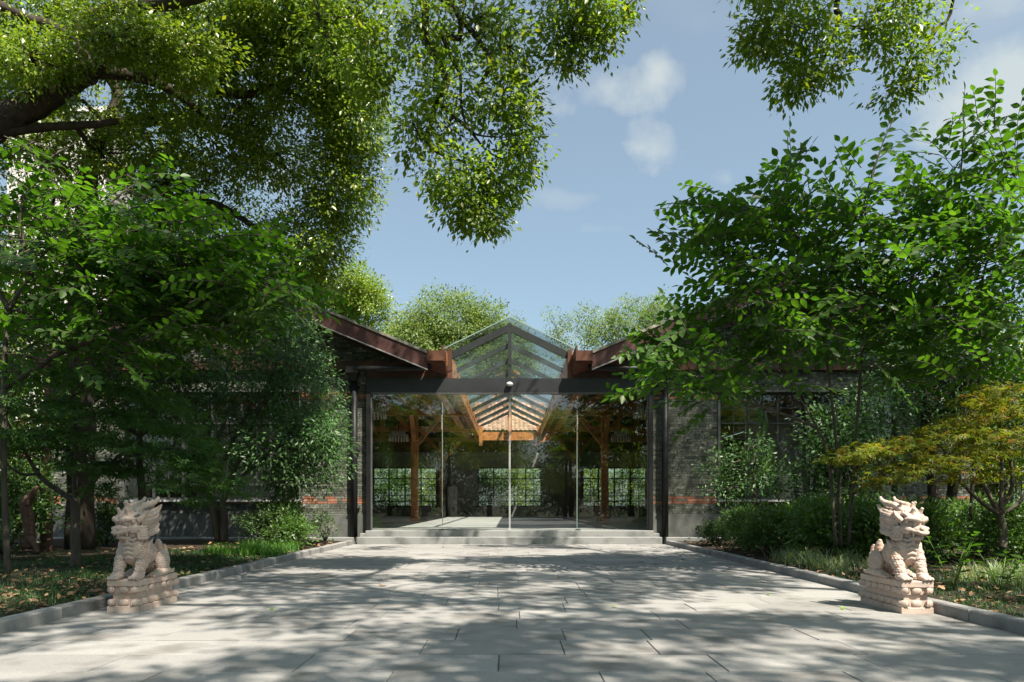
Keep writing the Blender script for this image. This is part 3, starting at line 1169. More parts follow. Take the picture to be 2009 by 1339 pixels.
RY = [18.6 + 2.15 * i for i in range(9)]
for i, y in enumerate(RY):
    for s in (-1, 1):
        dp_ = .19 if i == 0 else .14
        pts = [(s * 0.045, sky_z(.045) - dp_), (s * 1.57, sky_z(1.57) - dp_), (s * 1.57, sky_z(1.57)), (s * 0.045, sky_z(.045))]
        if s < 0:
            pts = pts[::-1]
        part(MB().prism(pts, y - .04, y + .04), 'rafter', 'rafter_metal', sk)
        ya = 18.08 if i == 0 else y + .006
        yb = RY[i + 1] - .006 if i + 1 < len(RY) else y + .25
        pp = [(s * 0.004, sky_z(.004) + .045), (s * 1.66, sky_z(1.66) + .045), (s * 1.66, sky_z(1.66) + .06), (s * 0.004, sky_z(.004) + .06)]
        if s < 0:
            pp = pp[::-1]
        gp = part(MB().prism(pp, ya, yb), 'glass_pane', 'roof_glass', sk)
        if i == 0:
            ee = [(s * 0.004, sky_z(.004) + .04), (s * 1.665, sky_z(1.665) + .04), (s * 1.665, sky_z(1.665) + .065), (s * 0.004, sky_z(.004) + .065)]
            if s < 0:
                ee = ee[::-1]
            part(MB().prism(ee, ya - .006, ya - .001), 'glass_edge', 'glass_edge', sk)
for y in (18.6, 35.9):
    if y < 20:
        part(MB().box(-.045, .045, y - .04, y + .04, 4.142, 5.46), 'gable_mullion', 'rafter_metal', sk)
        z0 = 4.145
    else:
        part(MB().box(-.1, .1, 35.7, 35.93, 4.53, 5.46), 'ridge_post', 'wood', sk)
        z0 = 4.54
    for s in (-1, 1):
        pts = [(s * .047, z0), (s * 1.455, z0), (s * 1.455, max(sky_z(1.455) - .19, z0 + .001)), (s * .047, sky_z(.047) - .19)]
        if s < 0:
            pts = pts[::-1]
        part(MB().prism(pts, y + .04, y + .052), 'gable_pane', 'gable_glass', sk)
eb = part(MB().box(-1.49, 1.49, 35.95, 36.2, 4.12, 4.52), 'end_beam', 'wood')
for s in (-1, 1):
    part(MB().box(s * 1.33, s * 1.49, 35.75, 35.945, 3.85, 4.80), 'hanger', 'wood', eb)

# entrance: header, jambs, glass leaves
hd = part(MB().box(-3.6, 3.6, 18.42, 18.66, 3.79, 4.14), 'header_beam', 'header_metal')
part(MB().box(-3.49, 3.49, 18.425, 18.6, 3.762, 3.788), 'head_track', 'steel', hd)
for s in (-1, 1):
    part(MB().box(s * 3.5, s * 3.6, 18.42, 18.66, .325, 3.788), 'door_jamb', 'black_metal')
    part(MB().box(s * 3.472, s * 3.498, 18.47, 18.58, .325, 3.75), 'jamb_lining', 'steel')
for (a, b) in ((-3.45, -1.74), (-1.70, -.012), (.012, 1.70), (1.74, 3.45)):
    yy = 18.52 if abs(a + b) > 3 else 18.545
    dl = part(MB().box(a, b, yy, yy + .012, .328, 3.75), 'door_leaf', 'door_glass')
    if abs(a + b) < 3:
        e = a if a > 0 else b
        part(MB().box(e - .005, e + .005, yy - .003, yy + .016, .33, 3.75), 'leaf_edge', 'glass_joint', dl)
        o_ = b if a > 0 else a
        part(MB().box(o_ - .006, o_ + .006, yy - .002, yy + .014, .33, 3.75), 'leaf_edge', 'glass_edge', dl)
for s in (-1, 1):
    part(MB().box(s * 1.712, s * 1.728, 18.57, 18.76, .33, 3.75), 'glass_fin', 'gable_glass')
    part(MB().box(s * 1.700, s * 1.712, 18.571, 18.583, .33, 3.75), 'fin_edge', 'glass_edge')
    part(MB().box(s * 1.66, s * 1.78, 18.5, 18.58, .322, .345), 'patch_fitting', 'black_metal')

# back wall with three windows, side walls
bw = MB()
xs = [(-11.66, -7.47), (-3.97, -1.75), (1.75, 3.97), (7.47, 11.66)]
for a, b in xs:
    bw.box(a, b, 40.0, 40.3, 0, 3.83)
for c in (-5.72, 0, 5.72):
    bw.box(c - 1.75, c + 1.75, 40.0, 40.3, 0, .84)
    bw.box(c - 1.75, c + 1.75, 40.0, 40.3, 3.0, 3.83)
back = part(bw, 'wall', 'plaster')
for s in (-1, 1):
    p = [(2.02, 3.832), (11.66, 3.832), (11.66, roof_z(11.66) - .12), (6.9, roof_z(6.9) - .12), (2.02, roof_z(2.02) - .12)]
    p = [(s * a, b) for a, b in p]
    if s < 0:
        p = p[::-1]
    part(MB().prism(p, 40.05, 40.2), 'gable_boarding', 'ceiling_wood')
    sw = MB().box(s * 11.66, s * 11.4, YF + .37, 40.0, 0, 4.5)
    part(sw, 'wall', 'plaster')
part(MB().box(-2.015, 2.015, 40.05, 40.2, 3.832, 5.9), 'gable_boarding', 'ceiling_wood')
for c in (-5.72, 0, 5.72):
    window(c - 1.75, c + 1.75, .84, 3.0, 40.1, 4, 7, (1, 5), sill=False, bar=.025, thick=.07)
for s in (-1, 1):
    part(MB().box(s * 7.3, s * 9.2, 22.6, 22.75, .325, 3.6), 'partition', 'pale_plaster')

# rear range: tiled roof sloping towards the skylight
rz0, rz1, ry0, ry1 = 4.62, 6.7, 36.3, 41.3
deck = MB().add([(-2.0, ry0, rz0 - .06), (2.0, ry0, rz0 - .06), (2.0, ry1, rz1 - .06), (-2.0, ry1, rz1 - .06),
                 (-2.0, ry0, rz0 - .16), (2.0, ry0, rz0 - .16), (2.0, ry1, rz1 - .16), (-2.0, ry1, rz1 - .16)],
                [(0, 1, 2, 3), (4, 7, 6, 5), (0, 4, 5, 1), (1, 5, 6, 2), (2, 6, 7, 3), (3, 7, 4, 0)])
dk = part(deck, 'roof', 'ceiling_wood')
tl = MB()
nr, nc = 20, 18
for i in range(nr):
    for j in range(nc):
        y0 = ry0 + (ry1 - ry0) * i / nr - .03
        y1 = ry0 + (ry1 - ry0) * (i + 1) / nr
        xa = -2.0 + 4.0 * j / nc
        w = 4.0 / nc
        vs, fs = [], []
        for k in range(5):
            t = k / 4
            h = .05 * math.sin(math.pi * t)
            x = xa + w * t
            vs.append((x, y0, rz0 + (rz1 - rz0) * (y0 - ry0) / (ry1 - ry0) + h + .02))
            vs.append((x, y1, rz0 + (rz1 - rz0) * (y1 - ry0) / (ry1 - ry0) + h - .015))
        for k in range(4):
            fs.append((2 * k, 2 * k + 2, 2 * k + 3, 2 * k + 1))
        tl.add(vs, fs, False)
tag(part(tl, 'roof_tiles', 'tile', dk), kind='stuff')

# floor and steps
fl = MB().box(-11.6, 11.6, 18.962, 40.0, .1, .32)
fl.box(-3.598, 3.598, 18.662, 18.96, .1, .3195)
part(fl, 'floor', 'floor')
st = empty('entrance_steps', (0, 18.0, 0), 'two broad grey granite steps below the glass doors', 'steps')
MB().box(-3.74, 3.74, 18.0, 18.335, -.05, .17, .012).build('step', 'granite', st)
MB().box(-3.60, 3.60, 18.33, 18.66, -.05, .319, .012).build('step', 'granite', st)
for s in (-1, 1):
    MB().box(s * 3.604, s * 3.74, 18.337, 18.566, -.05, .25, .01).build('end_block', 'granite', st)

# sensor lamp on the header
lp = empty('sensor_lamp', (0, 18.36, 3.96), 'small white dome sensor fixed to the dark header beam', 'sensor')
MB().ball((0.0, 18.36, 3.985), (.085, .07, .055), 14, 8).build('dome', 'white_plastic', lp)
MB().box(-.03, .03, 18.37, 18.419, 3.95, 4.0).build('bracket', 'black_metal', lp)

# cabinet inside
cb = empty('tall_cabinet', (-3.05, 39.5, .32), 'tall plain grey cabinet against the back wall inside the hall', 'cabinet')
MB().box(-3.34, -2.80, 39.35, 39.95, .321, 1.95, .01).build('body', 'cabinet', cb)
MB().box(-3.32, -2.82, 39.335, 39.349, .40, 1.92).build('door', 'cabinet', cb)
MB().box(-2.9, -2.88, 39.31, 39.334, 1.05, 1.25).build('handle', 'aluminium', cb)


def chandelier(x, y, z, label):
    c = empty('chandelier', (x, y, z), label, 'chandelier', 'crystal chandeliers hanging in the hall')
    MB().tube([(x, y, z + .15), (x, y, roof_z(x) - .1)], .012, 6).build('rod', 'black_metal', c)
    r = MB()
    for rad, zz in ((.42, z), (.28, z + .22)):
        for k in range(20):
            a, b = 2 * math.pi * k / 20, 2 * math.pi * (k + 1) / 20
            r.tube([(x + rad * math.cos(a), y + rad * math.sin(a), zz), (x + rad * math.cos(b), y + rad * math.sin(b), zz)], .012, 5)
    for k in range(6):
        a = math.pi * k / 3
        r.tube([(x, y, z + .18), (x + .42 * math.cos(a), y + .42 * math.sin(a), z)], .01, 5)
    r.build('ring', 'aluminium', c)
    cr = MB()
    for rad, zz, n, L in ((.42, z, 20, .3), (.28, z + .22, 14, .26)):
        for k in range(n):
            a = 2 * math.pi * (k + .5) / n
            p = (x + rad * math.cos(a), y + rad * math.sin(a))
            cr.tube([(p[0], p[1], zz - .02 - L * .4), (p[0], p[1], zz + L * .6)], .022, 5)
    cr.build('crystal', 'crystal', c)


chandelier(-5.0, 33.0, 3.95, 'tiered crystal chandelier hanging beyond the wooden post beside the tall cabinet')
chandelier(-4.95, 26.8, 4.25, 'tiered crystal chandelier near the glass on the cabinet side of the hall')
chandelier(5.0, 33.0, 3.95, 'tiered crystal chandelier in the wing away from the cabinet, deeper in')
chandelier(4.95, 26.8, 4.25, 'tiered crystal chandelier near the glass in the wing away from the cabinet')

# ------------------------------------------------------------------ other buildings and fence
tw = empty('tower_block', (-28, 46, 0), 'pale panel-clad tower block glimpsed through the old camphor tree', 'building')
MB().box(-31.5, -25.3, 46.02, 49, -.05, 25.4).build('wall', 'tower_joint', tw)
g = random.Random(3)
for i in range(5):
    for k in range(14):
        x0 = -31.5 + i * 1.24
        z0 = 0.2 + k * 1.8
        if k % 2 and i in (1, 3) and k > 20:
            continue
        MB().box(x0 + .02, x0 + 1.22, 45.97, 46.019, z0 + .02, z0 + 1.78).build('panel', 'tower_panel', tw)
MB().box(-31.7, -25.1, 45.8, 49.2, 25.401, 25.8).build('roof', 'tower_panel', tw)

sh = empty('corrugated_shed', (13.6, 24.5, 0), 'blue-grey corrugated metal shed rising behind the gable above the camellia', 'shed')
MB().box(12.3, 15.8, 24.53, 29.5, 0, 7.35).build('wall', 'corrugated', sh)
cg = MB()
n = 70
vs, fs = [], []
for i in range(n + 1):
    x = 12.3 + 3.5 * i / n
    y = 24.5 - (.04 if (i // 2) % 2 else 0)
    vs += [(x, y, 0), (x, y, 7.35)]
for i in range(n):
    fs.append((2 * i, 2 * i + 2, 2 * i + 3, 2 * i + 1))
cg.add(vs, fs).build('cladding', 'corrugated', sh)
MB().beam((14.05, 24.2, 7.42), (14.05, 29.8, 7.42), 3.9, .1).build('roof', 'roof_sheet', sh)

fn = empty('railing', (13.5, 20.5, 0), 'dark metal picket railing between the hall and the trees beyond the golden maple', 'railing')
for z in (.35, 1.55):
    MB().box(11.9, 17.5, 20.48, 20.52, z, z + .05).build('rail', 'black_metal', fn)
pk = MB().box(-.012, .012, -.012, .012, 0, 1.75).mesh('picket')
pk.materials.append(MATS['black_metal'])
for i in range(38):
    o = bpy.data.objects.new('picket', pk)
    o.location = (11.95 + i * .148, 20.54, .02)
    COL.objects.link(o)
    o.parent = fn
    o.matrix_parent_inverse = inv(fn)

# ------------------------------------------------------------------ the guardian statues
def beast_mesh():
    m = MB()
    B = m.ball

    def T(p, r, n=8):
        # smooth taper through points
        sk_ = MB()
        limb(sk_, None, p, r, n)
        m.v, m.f, m.smooth = merge(m, sk_)

    def merge(a, b):
        o = len(a.v)
        return a.v + b.v, a.f + [tuple(i + o for i in f) for f in b.f], a.smooth + b.smooth

    # trunk, chest, rump
    B((0, .205, .27), (.118, .12, .15), 16, 12)
    B((0, .22, .37), (.105, .11, .12), 16, 12)
    B((0, .36, .235), (.112, .17, .135), 16, 12, Matrix.Rotation(-.45, 3, 'X'))
    B((0, .52, .135), (.118, .15, .125), 16, 12)
    T([(0, .22, .36), (0, .20, .46), (0, .19, .52)], [.105, .10, .10], 12)
    for s in (-1, 1):
        # fore legs
        T([(s * .088, .21, .26), (s * .098, .165, .17), (s * .096, .115, .09), (s * .095, .095, .03)], [.072, .062, .048, .05], 12)
        B((s * .095, .07, .028), (.055, .075, .034), 12, 8)
        for q in (-1, 0, 1):
            B((s * .095 + q * .033, .012, .02), (.02, .036, .02), 8, 6)
        B((s * .096, .105, .062), (.057, .057, .012), 12, 6)
        # shoulder boss and swirl
        B((s * .105, .235, .28), (.035, .075, .085), 12, 8)
        B((s * .128, .225, .305), (.022, .026, .026), 8, 6)
        B((s * .130, .255, .255), (.020, .024, .024), 8, 6)
        T([(s * .122, .30, .37), (s * .136, .25, .35), (s * .134, .20, .31), (s * .13, .21, .24), (s * .13, .27, .215)], [.008, .016, .017, .016, .008], 6)
        # hind legs
        B((s * .108, .525, .135), (.052, .125, .118), 14, 10)
        B((s * .130, .50, .15), (.03, .05, .05), 10, 7)
        T([(s * .115, .60, .05), (s * .12, .48, .04), (s * .122, .36, .035)], [.045, .042, .035], 10)
        B((s * .122, .335, .025), (.042, .062, .028), 10, 7)
        for q in (-1, 0, 1):
            B((s * .122 + q * .024, .28, .016), (.015, .028, .016), 8, 6)
        T([(s * .12, .62, .04), (s * .122, .70, .03), (s * .124, .745, .05)], [.03, .02, .006], 6)
    # tail: upright flame
    T([(0, .62, .12), (0, .68, .2), (0, .675, .30), (0, .655, .345)], [.05, .045, .035, .012], 10)
    for s in (-1, 1):
        T([(s * .02, .64, .13), (s * .045, .70, .2), (s * .05, .705, .26), (s * .045, .69, .295)], [.04, .03, .022, .008], 8)
        T([(s * .03, .62, .1), (s * .075, .68, .16), (s * .08, .69, .22)], [.035, .022, .008], 8)
    # chest plates
    for k in range(6):
        z = .20 + k * .042
        w = .085 - abs(k - 2.5) * .008
        yy = .092 + (.016 if k in (0, 5) else .004 if k in (1, 4) else 0)
        T([(-w, yy + .045, z + .02), (-w * .5, yy + .008, z - .006), (0, yy - .004, z + .006), (w * .5, yy + .008, z - .006), (w, yy + .045, z + .02)],
          [.008, .014, .015, .014, .008], 6)
    # head: skull, muzzle, jaws
    h0 = len(m.v)
    B((0, .185, .545), (.115, .135, .095), 16, 12)
    B((0, .075, .492), (.078, .105, .048), 14, 10)
    B((0, .012, .487), (.074, .05, .021), 14, 8, Matrix.Rotation(.28, 3, 'X'))      # curled upper lip
    B((0, .02, .515), (.046, .04, .026), 12, 8)
    for s in (-1, 1):
        B((s * .034, .0, .515), (.021, .021, .019), 8, 6)                            # nostrils
        B((s * .068, .055, .46), (.014, .012, .034), 8, 6)                           # tusks
        B((s * .026, -.008, .455), (.009, .008, .018), 6, 5)
    B((0, .085, .412), (.064, .085, .024), 14, 8, Matrix.Rotation(-.2, 3, 'X'))      # lower jaw
    B((0, .035, .428), (.05, .03, .014), 10, 6)
    B((0, .17, .43), (.088, .08, .055), 12, 8)                                       # throat
    B((0, .06, .44), (.034, .05, .010), 8, 6)                                        # tongue
    # beard
    for q in (-1, 0, 1):
        T([(q * .03, .07, .405), (q * .04, .075, .37), (q * .045, .095, .335)], [.02, .018, .006], 6)
    for s in (-1, 1):
        # cheeks, brows, eyes
        B((s * .085, .135, .485), (.042, .07, .045), 12, 8)
        T([(s * .05, .0, .485), (s * .08, .06, .485), (s * .10, .11, .505), (s * .118, .15, .49), (s * .115, .17, .455)], [.008, .016, .018, .016, .008], 6)
        B((s * .056, .074, .548), (.024, .02, .02), 10, 8)
        T([(s * .012, .052, .566), (s * .05, .05, .588), (s * .098, .09, .588), (s * .122, .14, .575)], [.016, .027, .022, .01], 8)
        B((s * .113, .115, .555), (.015, .017, .017), 8, 6)
        # crown ridges
        for q in range(4):
            x = .018 + .026 * q
            T([(s * x, .085, .60 - q * .006), (s * (x + .004), .17, .652 - q * .012), (s * (x + .006), .30, .655 - q * .02), (s * (x + .004), .40, .64 - q * .03)],
              [.015, .018, .018, .008], 6)
        # horns and short prongs
        T([(s * .075, .19, .625), (s * .085, .30, .665), (s * .09, .40, .668), (s * .092, .465, .682), (s * .092, .495, .712)], [.034, .032, .028, .022, .013], 10)
        T([(s * .082, .24, .65), (s * .09, .235, .69), (s * .094, .225, .72)], [.022, .018, .015], 8)
        T([(s * .052, .125, .605), (s * .056, .12, .65), (s * .056, .105, .685)], [.024, .02, .014], 8)
        # ears
        T([(s * .11, .17, .55), (s * .14, .22, .585), (s * .145, .26, .63)], [.03, .026, .007], 8)
        # mane locks
        for q in range(8):
            z0 = .61 - q * .028
            x0 = .10 + .018 * math.sin(q * .9)
            y1 = .47 + .05 * math.cos(q * 1.1) - .028 * max(0, q - 4)
            T([(s * x0, .21, z0), (s * (x0 + .022), .30, z0 - .018 + .008 * (q % 2)), (s * (x0 + .012), .40, z0 - .006), (s * (x0 - .004), y1, z0 + .022 + .014 * (q % 3))],
              [.026, .027, .021, .007], 7)
        for q in range(5):
            z0 = .50 - q * .026
            T([(s * .095, .15, z0), (s * .128, .215, z0 - .02), (s * .132, .275, z0 - .012)], [.02, .018, .005], 6)
    T([(0, .16, .645), (0, .18, .69), (0, .175, .725)], [.026, .02, .014], 8)
    B((0, .32, .545), (.10, .135, .105), 14, 10)
    for q in range(6):
        z0 = .63 - q * .04
        T([(0, .36, z0), (.02 * (-1) ** q, .44, z0 - .005), (0, .50, z0 + .03)], [.05, .04, .01], 7)
    # the head is turned outward and carried large
    hr = Matrix.Rotation(-.45, 3, 'Z') @ Matrix.Diagonal((1.02, .84, 1.0)) @ Matrix.Rotation(.2, 3, 'X')
    for i in range(h0, len(m.v)):
        q = hr @ (Vector(m.v[i]) - Vector((0, .2, .43)))
        m.v[i] = (q.x, .19 + q.y, .425 + q.z)
    # spine ridge
    for q in range(7):
        t = q / 6
        B((0, .30 + .34 * t, .40 - .20 * t ** 1.3), (.02, .028, .022), 8, 6)
    me = m.mesh('carved_beast')
    o = bpy.data.objects.new('tmp_beast', me)
    COL.objects.link(o)
    md = o.modifiers.new('r', 'REMESH')
    md.mode = 'VOXEL'
    md.voxel_size = 0.0048
    md.use_smooth_shade = True
    sm = o.modifiers.new('s', 'SMOOTH')
    sm.factor = 0.5
    sm.iterations = 2
    dg = bpy.context.evaluated_depsgraph_get()
    res = bpy.data.meshes.new_from_object(o.evaluated_get(dg))
    bpy.data.objects.remove(o)
    res.name = 'carved_beast'
    # carve overlapping scales into flanks, legs and neck
    nv = len(res.vertices)
    co = np.empty(nv * 3, np.float32)
    res.vertices.foreach_get('co', co)
    co = co.reshape(-1, 3)
    nr = np.empty(nv * 3, np.float32)
    res.vertices.foreach_get('normal', nr)
    nr = nr.reshape(-1, 3)
    x, y, z = co[:, 0], co[:, 1], co[:, 2]
    P = 0.036
    u = (y * 0.9 + np.abs(x) * 0.9) / P
    v = z / (P * 0.62)
    row = np.floor(v)
    uu = np.mod(u + 0.5 * np.mod(row, 2), 1.0) - 0.5
    vv = np.mod(v, 1.0)
    edge = np.abs(vv - (0.15 + 2.6 * uu * uu))          # scalloped lower edge
    groove = np.exp(-(edge / 0.13) ** 2)
    mask = (z < .43) & (z > .06) & (np.abs(x) > .045 + .05 * (y < .16) * (z > .2)) & (y < .66)
    mask &= ~((np.abs(x) > .12) & (y > .18) & (y < .31) & (z > .2) & (z < .36))
    dep = np.where(mask, 0.0055 * groove, 0)
    # hair lines along mane and horns
    hair = ((y > .2) & (z > .42)) | ((y > .64) & (z > .12))
    dep += np.where(hair, 0.002 * (0.5 + 0.5 * np.sin((z * 1.0 - y * .35 + np.abs(x) * .5) * 420)), 0)
    co -= nr * dep[:, None]
    res.vertices.foreach_set('co', co.ravel())
    res.polygons.foreach_set('use_smooth', np.ones(len(res.polygons), bool))
    res.materials.clear()
    res.materials.append(MATS['pink_marble'])
    res.update()
    return res


BEAST = beast_mesh()


def petal_mesh():
    """lotus petal: rounded boss inside a raised rim"""
    m = MB()
    m.ball((0, 0, 0), (.45, .5, .48), 12, 8)
    for k in range(14):
        a0 = math.pi * (-.12 + 1.24 * k / 14)
        a1 = math.pi * (-.12 + 1.24 * (k + 1) / 14)
        m.tube([(.47 * math.cos(a0), .02, -.05 + .5 * math.sin(a0)), (.47 * math.cos(a1), .02, -.05 + .5 * math.sin(a1))], [.09, .09], 5, cap=False)
    for i in range(len(m.v)):
        x, y, z = m.v[i]
        m.v[i] = tuple(math.copysign(.5 * abs(2 * a) ** .72, a) if abs(a) > 1e-6 else 0 for a in (x, y, z))
    me = m.mesh('lotus_petal')
    me.materials.append(MATS['pink_marble'])
    return me


PETAL = petal_mesh()


def statue(x, y, label):
    st_ = empty('guardian_statue', (x, y, 0), label, 'statue', 'pair of carved stone guardian beasts')
    hw, L = .142, .77
    slab = MB()
    slab.box(x - hw, x + hw, y, y + L, 0.001, .055, .004)
    ped = slab.build('pedestal', 'pink_marble', st_)
    core = MB()
    core.box(x - hw + .02, x + hw - .02, y + .02, y + L - .02, .0555, .118)
    core.box(x - hw + .035, x + hw - .035, y + .035, y + L - .035, .1185, .168)
    core.box(x - hw + .02, x + hw - .02, y + .02, y + L - .02, .1685, .236)
    core.build('pedestal_waist', 'pink_marble', ped)
    MB().box(x - hw, x + hw, y, y + L, .2365, .29, .006).build('pedestal_slab', 'pink_marble', ped)
    for row, (z, flip) in enumerate(((.086, 1), (.204, -1))):
        for side in range(4):
            n = 6 if side % 2 else 2
            ln = L if side % 2 else 2 * hw
            for k in range(n + 1):
                t = (k - n / 2) / n * (ln - .05)
                if side == 0:
                    p, rz = (x + t, y + .026), 0
                elif side == 1:
                    p, rz = (x + hw - .026, y + L / 2 + t), math.pi / 2
                elif side == 2:
                    p, rz = (x + t, y + L - .026), math.pi
                else:
                    p, rz = (x - hw + .026, y + L / 2 + t), -math.pi / 2
                if side % 2 and k in (0, n):
                    continue
                o = bpy.data.objects.new('lotus_petal', PETAL)
                o.location = (p[0], p[1], z)
                o.scale = (.108 if side % 2 else .104, .055, .066 * flip)
                if side % 2 == 0 and k in (0, n):
                    rz += (-1 if k == 0 else 1) * math.pi / 4
                o.rotation_euler = (0, 0, rz)
                COL.objects.link(o)
                o.parent = ped
                o.matrix_parent_inverse = inv(ped)
    b = link_mesh('carved_beast', BEAST, None, st_)
    b.location = (x, y, .287)
    b.scale = (1 if x < 0 else -1, 1, 1)
    return st_


statue(-3.49, 6.62, 'pinkish stone guardian beast on lotus pedestal below the green maple')
statue(3.63, 6.53, 'pinkish stone guardian beast on lotus pedestal before the azalea hedge')


# ================================================================== trees
def big_camphor():
    """old camphor tree over the left bed, its top limb reaching out above the path"""
    base = (-9.3, 11.6, .05)
    t = empty('camphor_tree', base, 'old camphor tree with thick dark limbs arching over the green maple', 'tree')
    tr = MB()
    sk_ = []
    Y = 11.5
    limb(tr, sk_, [(-9.3, 11.6, -.05), (-9.2, 11.55, 1.6), (-9.0, 11.5, 3.6), (-8.75, 11.5, 5.6), at(-80, 290, Y)], [.42, .34, .31, .29, .27], 10)
    limb(tr, sk_, [at(-80, 290, Y), at(0, 240, Y), at(70, 205, Y), at(130, 165, Y), at(180, 140, Y)], [.26, .22, .2, .18, .16], 10)
    limb(tr, sk_, [at(180, 140, Y), at(160, 95, Y), at(165, 45, Y), at(230, 18, Y), at(330, 5, Y - .3), at(420, -20, Y - .8), at(560, -70, Y - 1.4), at(700, -90, 9.6), at(800, -40, 9.2)],
         [.15, .13, .13, .12, .11, .10, .085, .07, .05], 9)
    limb(tr, sk_, [at(180, 140, Y), at(240, 145, Y + .2), at(300, 160, Y + .4), at(350, 185, Y + .6), at(390, 220, Y + .9)], [.12, .10, .085, .07, .04], 8)
    limb(tr, sk_, [at(165, 90, Y), at(110, 55, Y - .2), at(50, 35, Y - .3), at(-30, -5, Y - .4)], [.1, .08, .075, .06], 8)
    limb(tr, sk_, [at(165, 85, Y), at(195, 104, Y - .1), at(220, 85, Y - .2), at(260, 63, Y - .2), at(330, 62, Y), at(375, 95, Y + .2), at(390, 130, Y + .4)], [.07, .062, .06, .055, .05, .04, .02], 8)
    limb(tr, sk_, [at(300, 145, Y + .5), at(370, 145, Y + .8), at(430, 180, Y + 1), at(490, 185, Y + 1.2), at(545, 170, Y + 1.4), at(600, 200, Y + 1.6), at(650, 208, Y + 1.8)], [.085, .08, .075, .07, .06, .04, .02], 8)
    limb(tr, sk_, [at(0, 262, Y), at(90, 250, Y + .1), at(180, 245, Y + .2), at(232, 238, Y + .3)], [.075, .07, .06, .05], 8)
    # second stem behind
    Z = 14.0
    limb(tr, sk_, [(-8.2, 14.0, .0), at(160, 760, Z), at(158, 600, Z), at(168, 450, Z), at(175, 340, Z), at(200, 270, Z), at(280, 235, Z), at(420, 250, Z), at(560, 330, Z)],
         [.26, .23, .21, .19, .17, .15, .12, .09, .05], 9)
    limb(tr, sk_, [at(165, 520, Z), at(230, 440, Z - .4), at(330, 400, Z - .6), at(420, 400, Z - .4), at(520, 460, Z - .3)], [.13, .11, .09, .07, .04], 8)
    limb(tr, sk_, [at(440, 485, Z), at(490, 480, Z), at(530, 497, Z), at(600, 470, Z)], [.05, .06, .05, .02], 7)
    limb(tr, sk_, [at(200, 270, Z), at(230, 200, Z), at(235, 120, Z + .2), at(330, 40, Z + .3)], [.13, .11, .09, .06], 8)
    c = Crown(101)
    kw = dict(per=40, sr=.12, leaf=.085, droop=.45)
    B = [(640, 120, 12.6, 110, 110, 1.2, 150), (690, 230, 12.9, 70, 90, 1.0, 110), (670, 350, 13.3, 82, 95, 1.0, 120), (610, 470, 13.6, 90, 85, 1.0, 110),
         (600, 555, 13.8, 60, 40, .8, 40), (500, 150, 12.8, 120, 100, 1.2, 130), (540, 300, 13.4, 90, 80, 1.0, 75), (430, 60, 12.4, 130, 80, 1.2, 120),
         (330, 170, 13.2, 110, 80, 1.0, 80), (560, 30, 12.2, 130, 60, 1.2, 110), (250, 60, 12.2, 130, 80, 1.2, 110), (80, 60, 12.6, 120, 80, 1.2, 110),
         (60, 150, 13.0, 90, 60, .9, 60), (300, 300, 14.2, 110, 80, 1.0, 70), (110, 380, 14.4, 90, 80, 1.0, 45), (430, 420, 14.2, 110, 90, 1.0, 90),
         (470, 540, 14.4, 110, 60, 1.0, 80), (260, 470, 14.6, 130, 90, 1.0, 90), (70, 500, 14.8, 110, 90, 1.0, 70), (330, 580, 14.8, 120, 60, .9, 60),
         (100, -60, 12, 200, 90, 1.8, 40), (420, -70, 12.2, 220, 80, 1.8, 45), (640, -20, 12.0, 120, 70, 1.2, 40), (-110, 180, 12.5, 110, 180, 1.5, 80),
         (50, 110, 11.0, 110, 60, .6, 50), (230, 70, 10.9, 110, 60, .6, 55), (370, 110, 11.2, 90, 60, .6, 45), (60, 280, 12.2, 100, 60, .8, 40), (200, 300, 12.6, 100, 60, .8, 40),
         (420, 280, 13.0, 100, 70, .9, 60), (330, 360, 13.6, 100, 60, .8, 40), (130, 220, 13.8, 110, 70, .8, 40),
         (-120, 420, 13.5, 110, 160, 1.5, 90), (120, 600, 15.2, 160, 80, 1.0, 80), (30, 700, 15.5, 100, 70, 1.0, 50)]
    for px, py, Yb, rx, ry, dm, n in B:
        c.pblob(px, py, Yb, rx, ry, dm * .8, tufts=int(n * 1.75), **kw)
    c.twigs(tr, sk_, .05, 9)
    tr.build('trunk', 'bark', t)
    c.build('crown', 'camphor_leaf', t, .52)

    # the bough hanging over the path
    hb = MB()
    sk2 = []
    Y = 9.0
    limb(hb, sk2, [at(800, -40, 9.2), at(832, 10, Y), at(836, 70, Y), at(862, 125, Y), at(876, 165, Y), at(855, 200, Y), at(846, 240, Y), at(838, 280, Y), at(870, 305, Y), at(920, 320, Y)],
         [.06, .052, .048, .045, .042, .036, .03, .026, .02, .01], 8)
    limb(hb, sk2, [at(800, -40, 9.2), at(880, 5, Y), at(905, 38, Y), at(940, 80, Y), at(962, 125, Y), at(945, 160, Y), at(930, 190, Y)], [.055, .045, .04, .032, .028, .02, .01], 8)
    limb(hb, sk2, [at(905, 38, Y), at(900, 75, Y), at(870, 70, Y), at(885, 112, Y), at(903, 150, Y), at(905, 205, Y), at(925, 260, Y), at(990, 270, Y)], [.038, .034, .03, .026, .02, .016, .014, .006], 7)
    limb(hb, sk2, [at(860, 200, Y), at(885, 225, Y), at(920, 255, Y), at(960, 300, Y + .1), at(1010, 320, Y + .2)], [.028, .022, .018, .012, .006], 7)
    limb(hb, sk2, [at(615, -60, 9.6), at(622, 20, 9.6), at(645, 80, 9.6), at(670, 130, 9.6)], [.04, .03, .022, .01], 7)
    limb(hb, sk2, [at(960, 300, Y), at(950, 360, Y), at(955, 430, Y)], [.014, .01, .005], 6)
    h = Crown(102)
    kw = dict(per=22, sr=.10, leaf=.086, droop=.5, shell=.2)
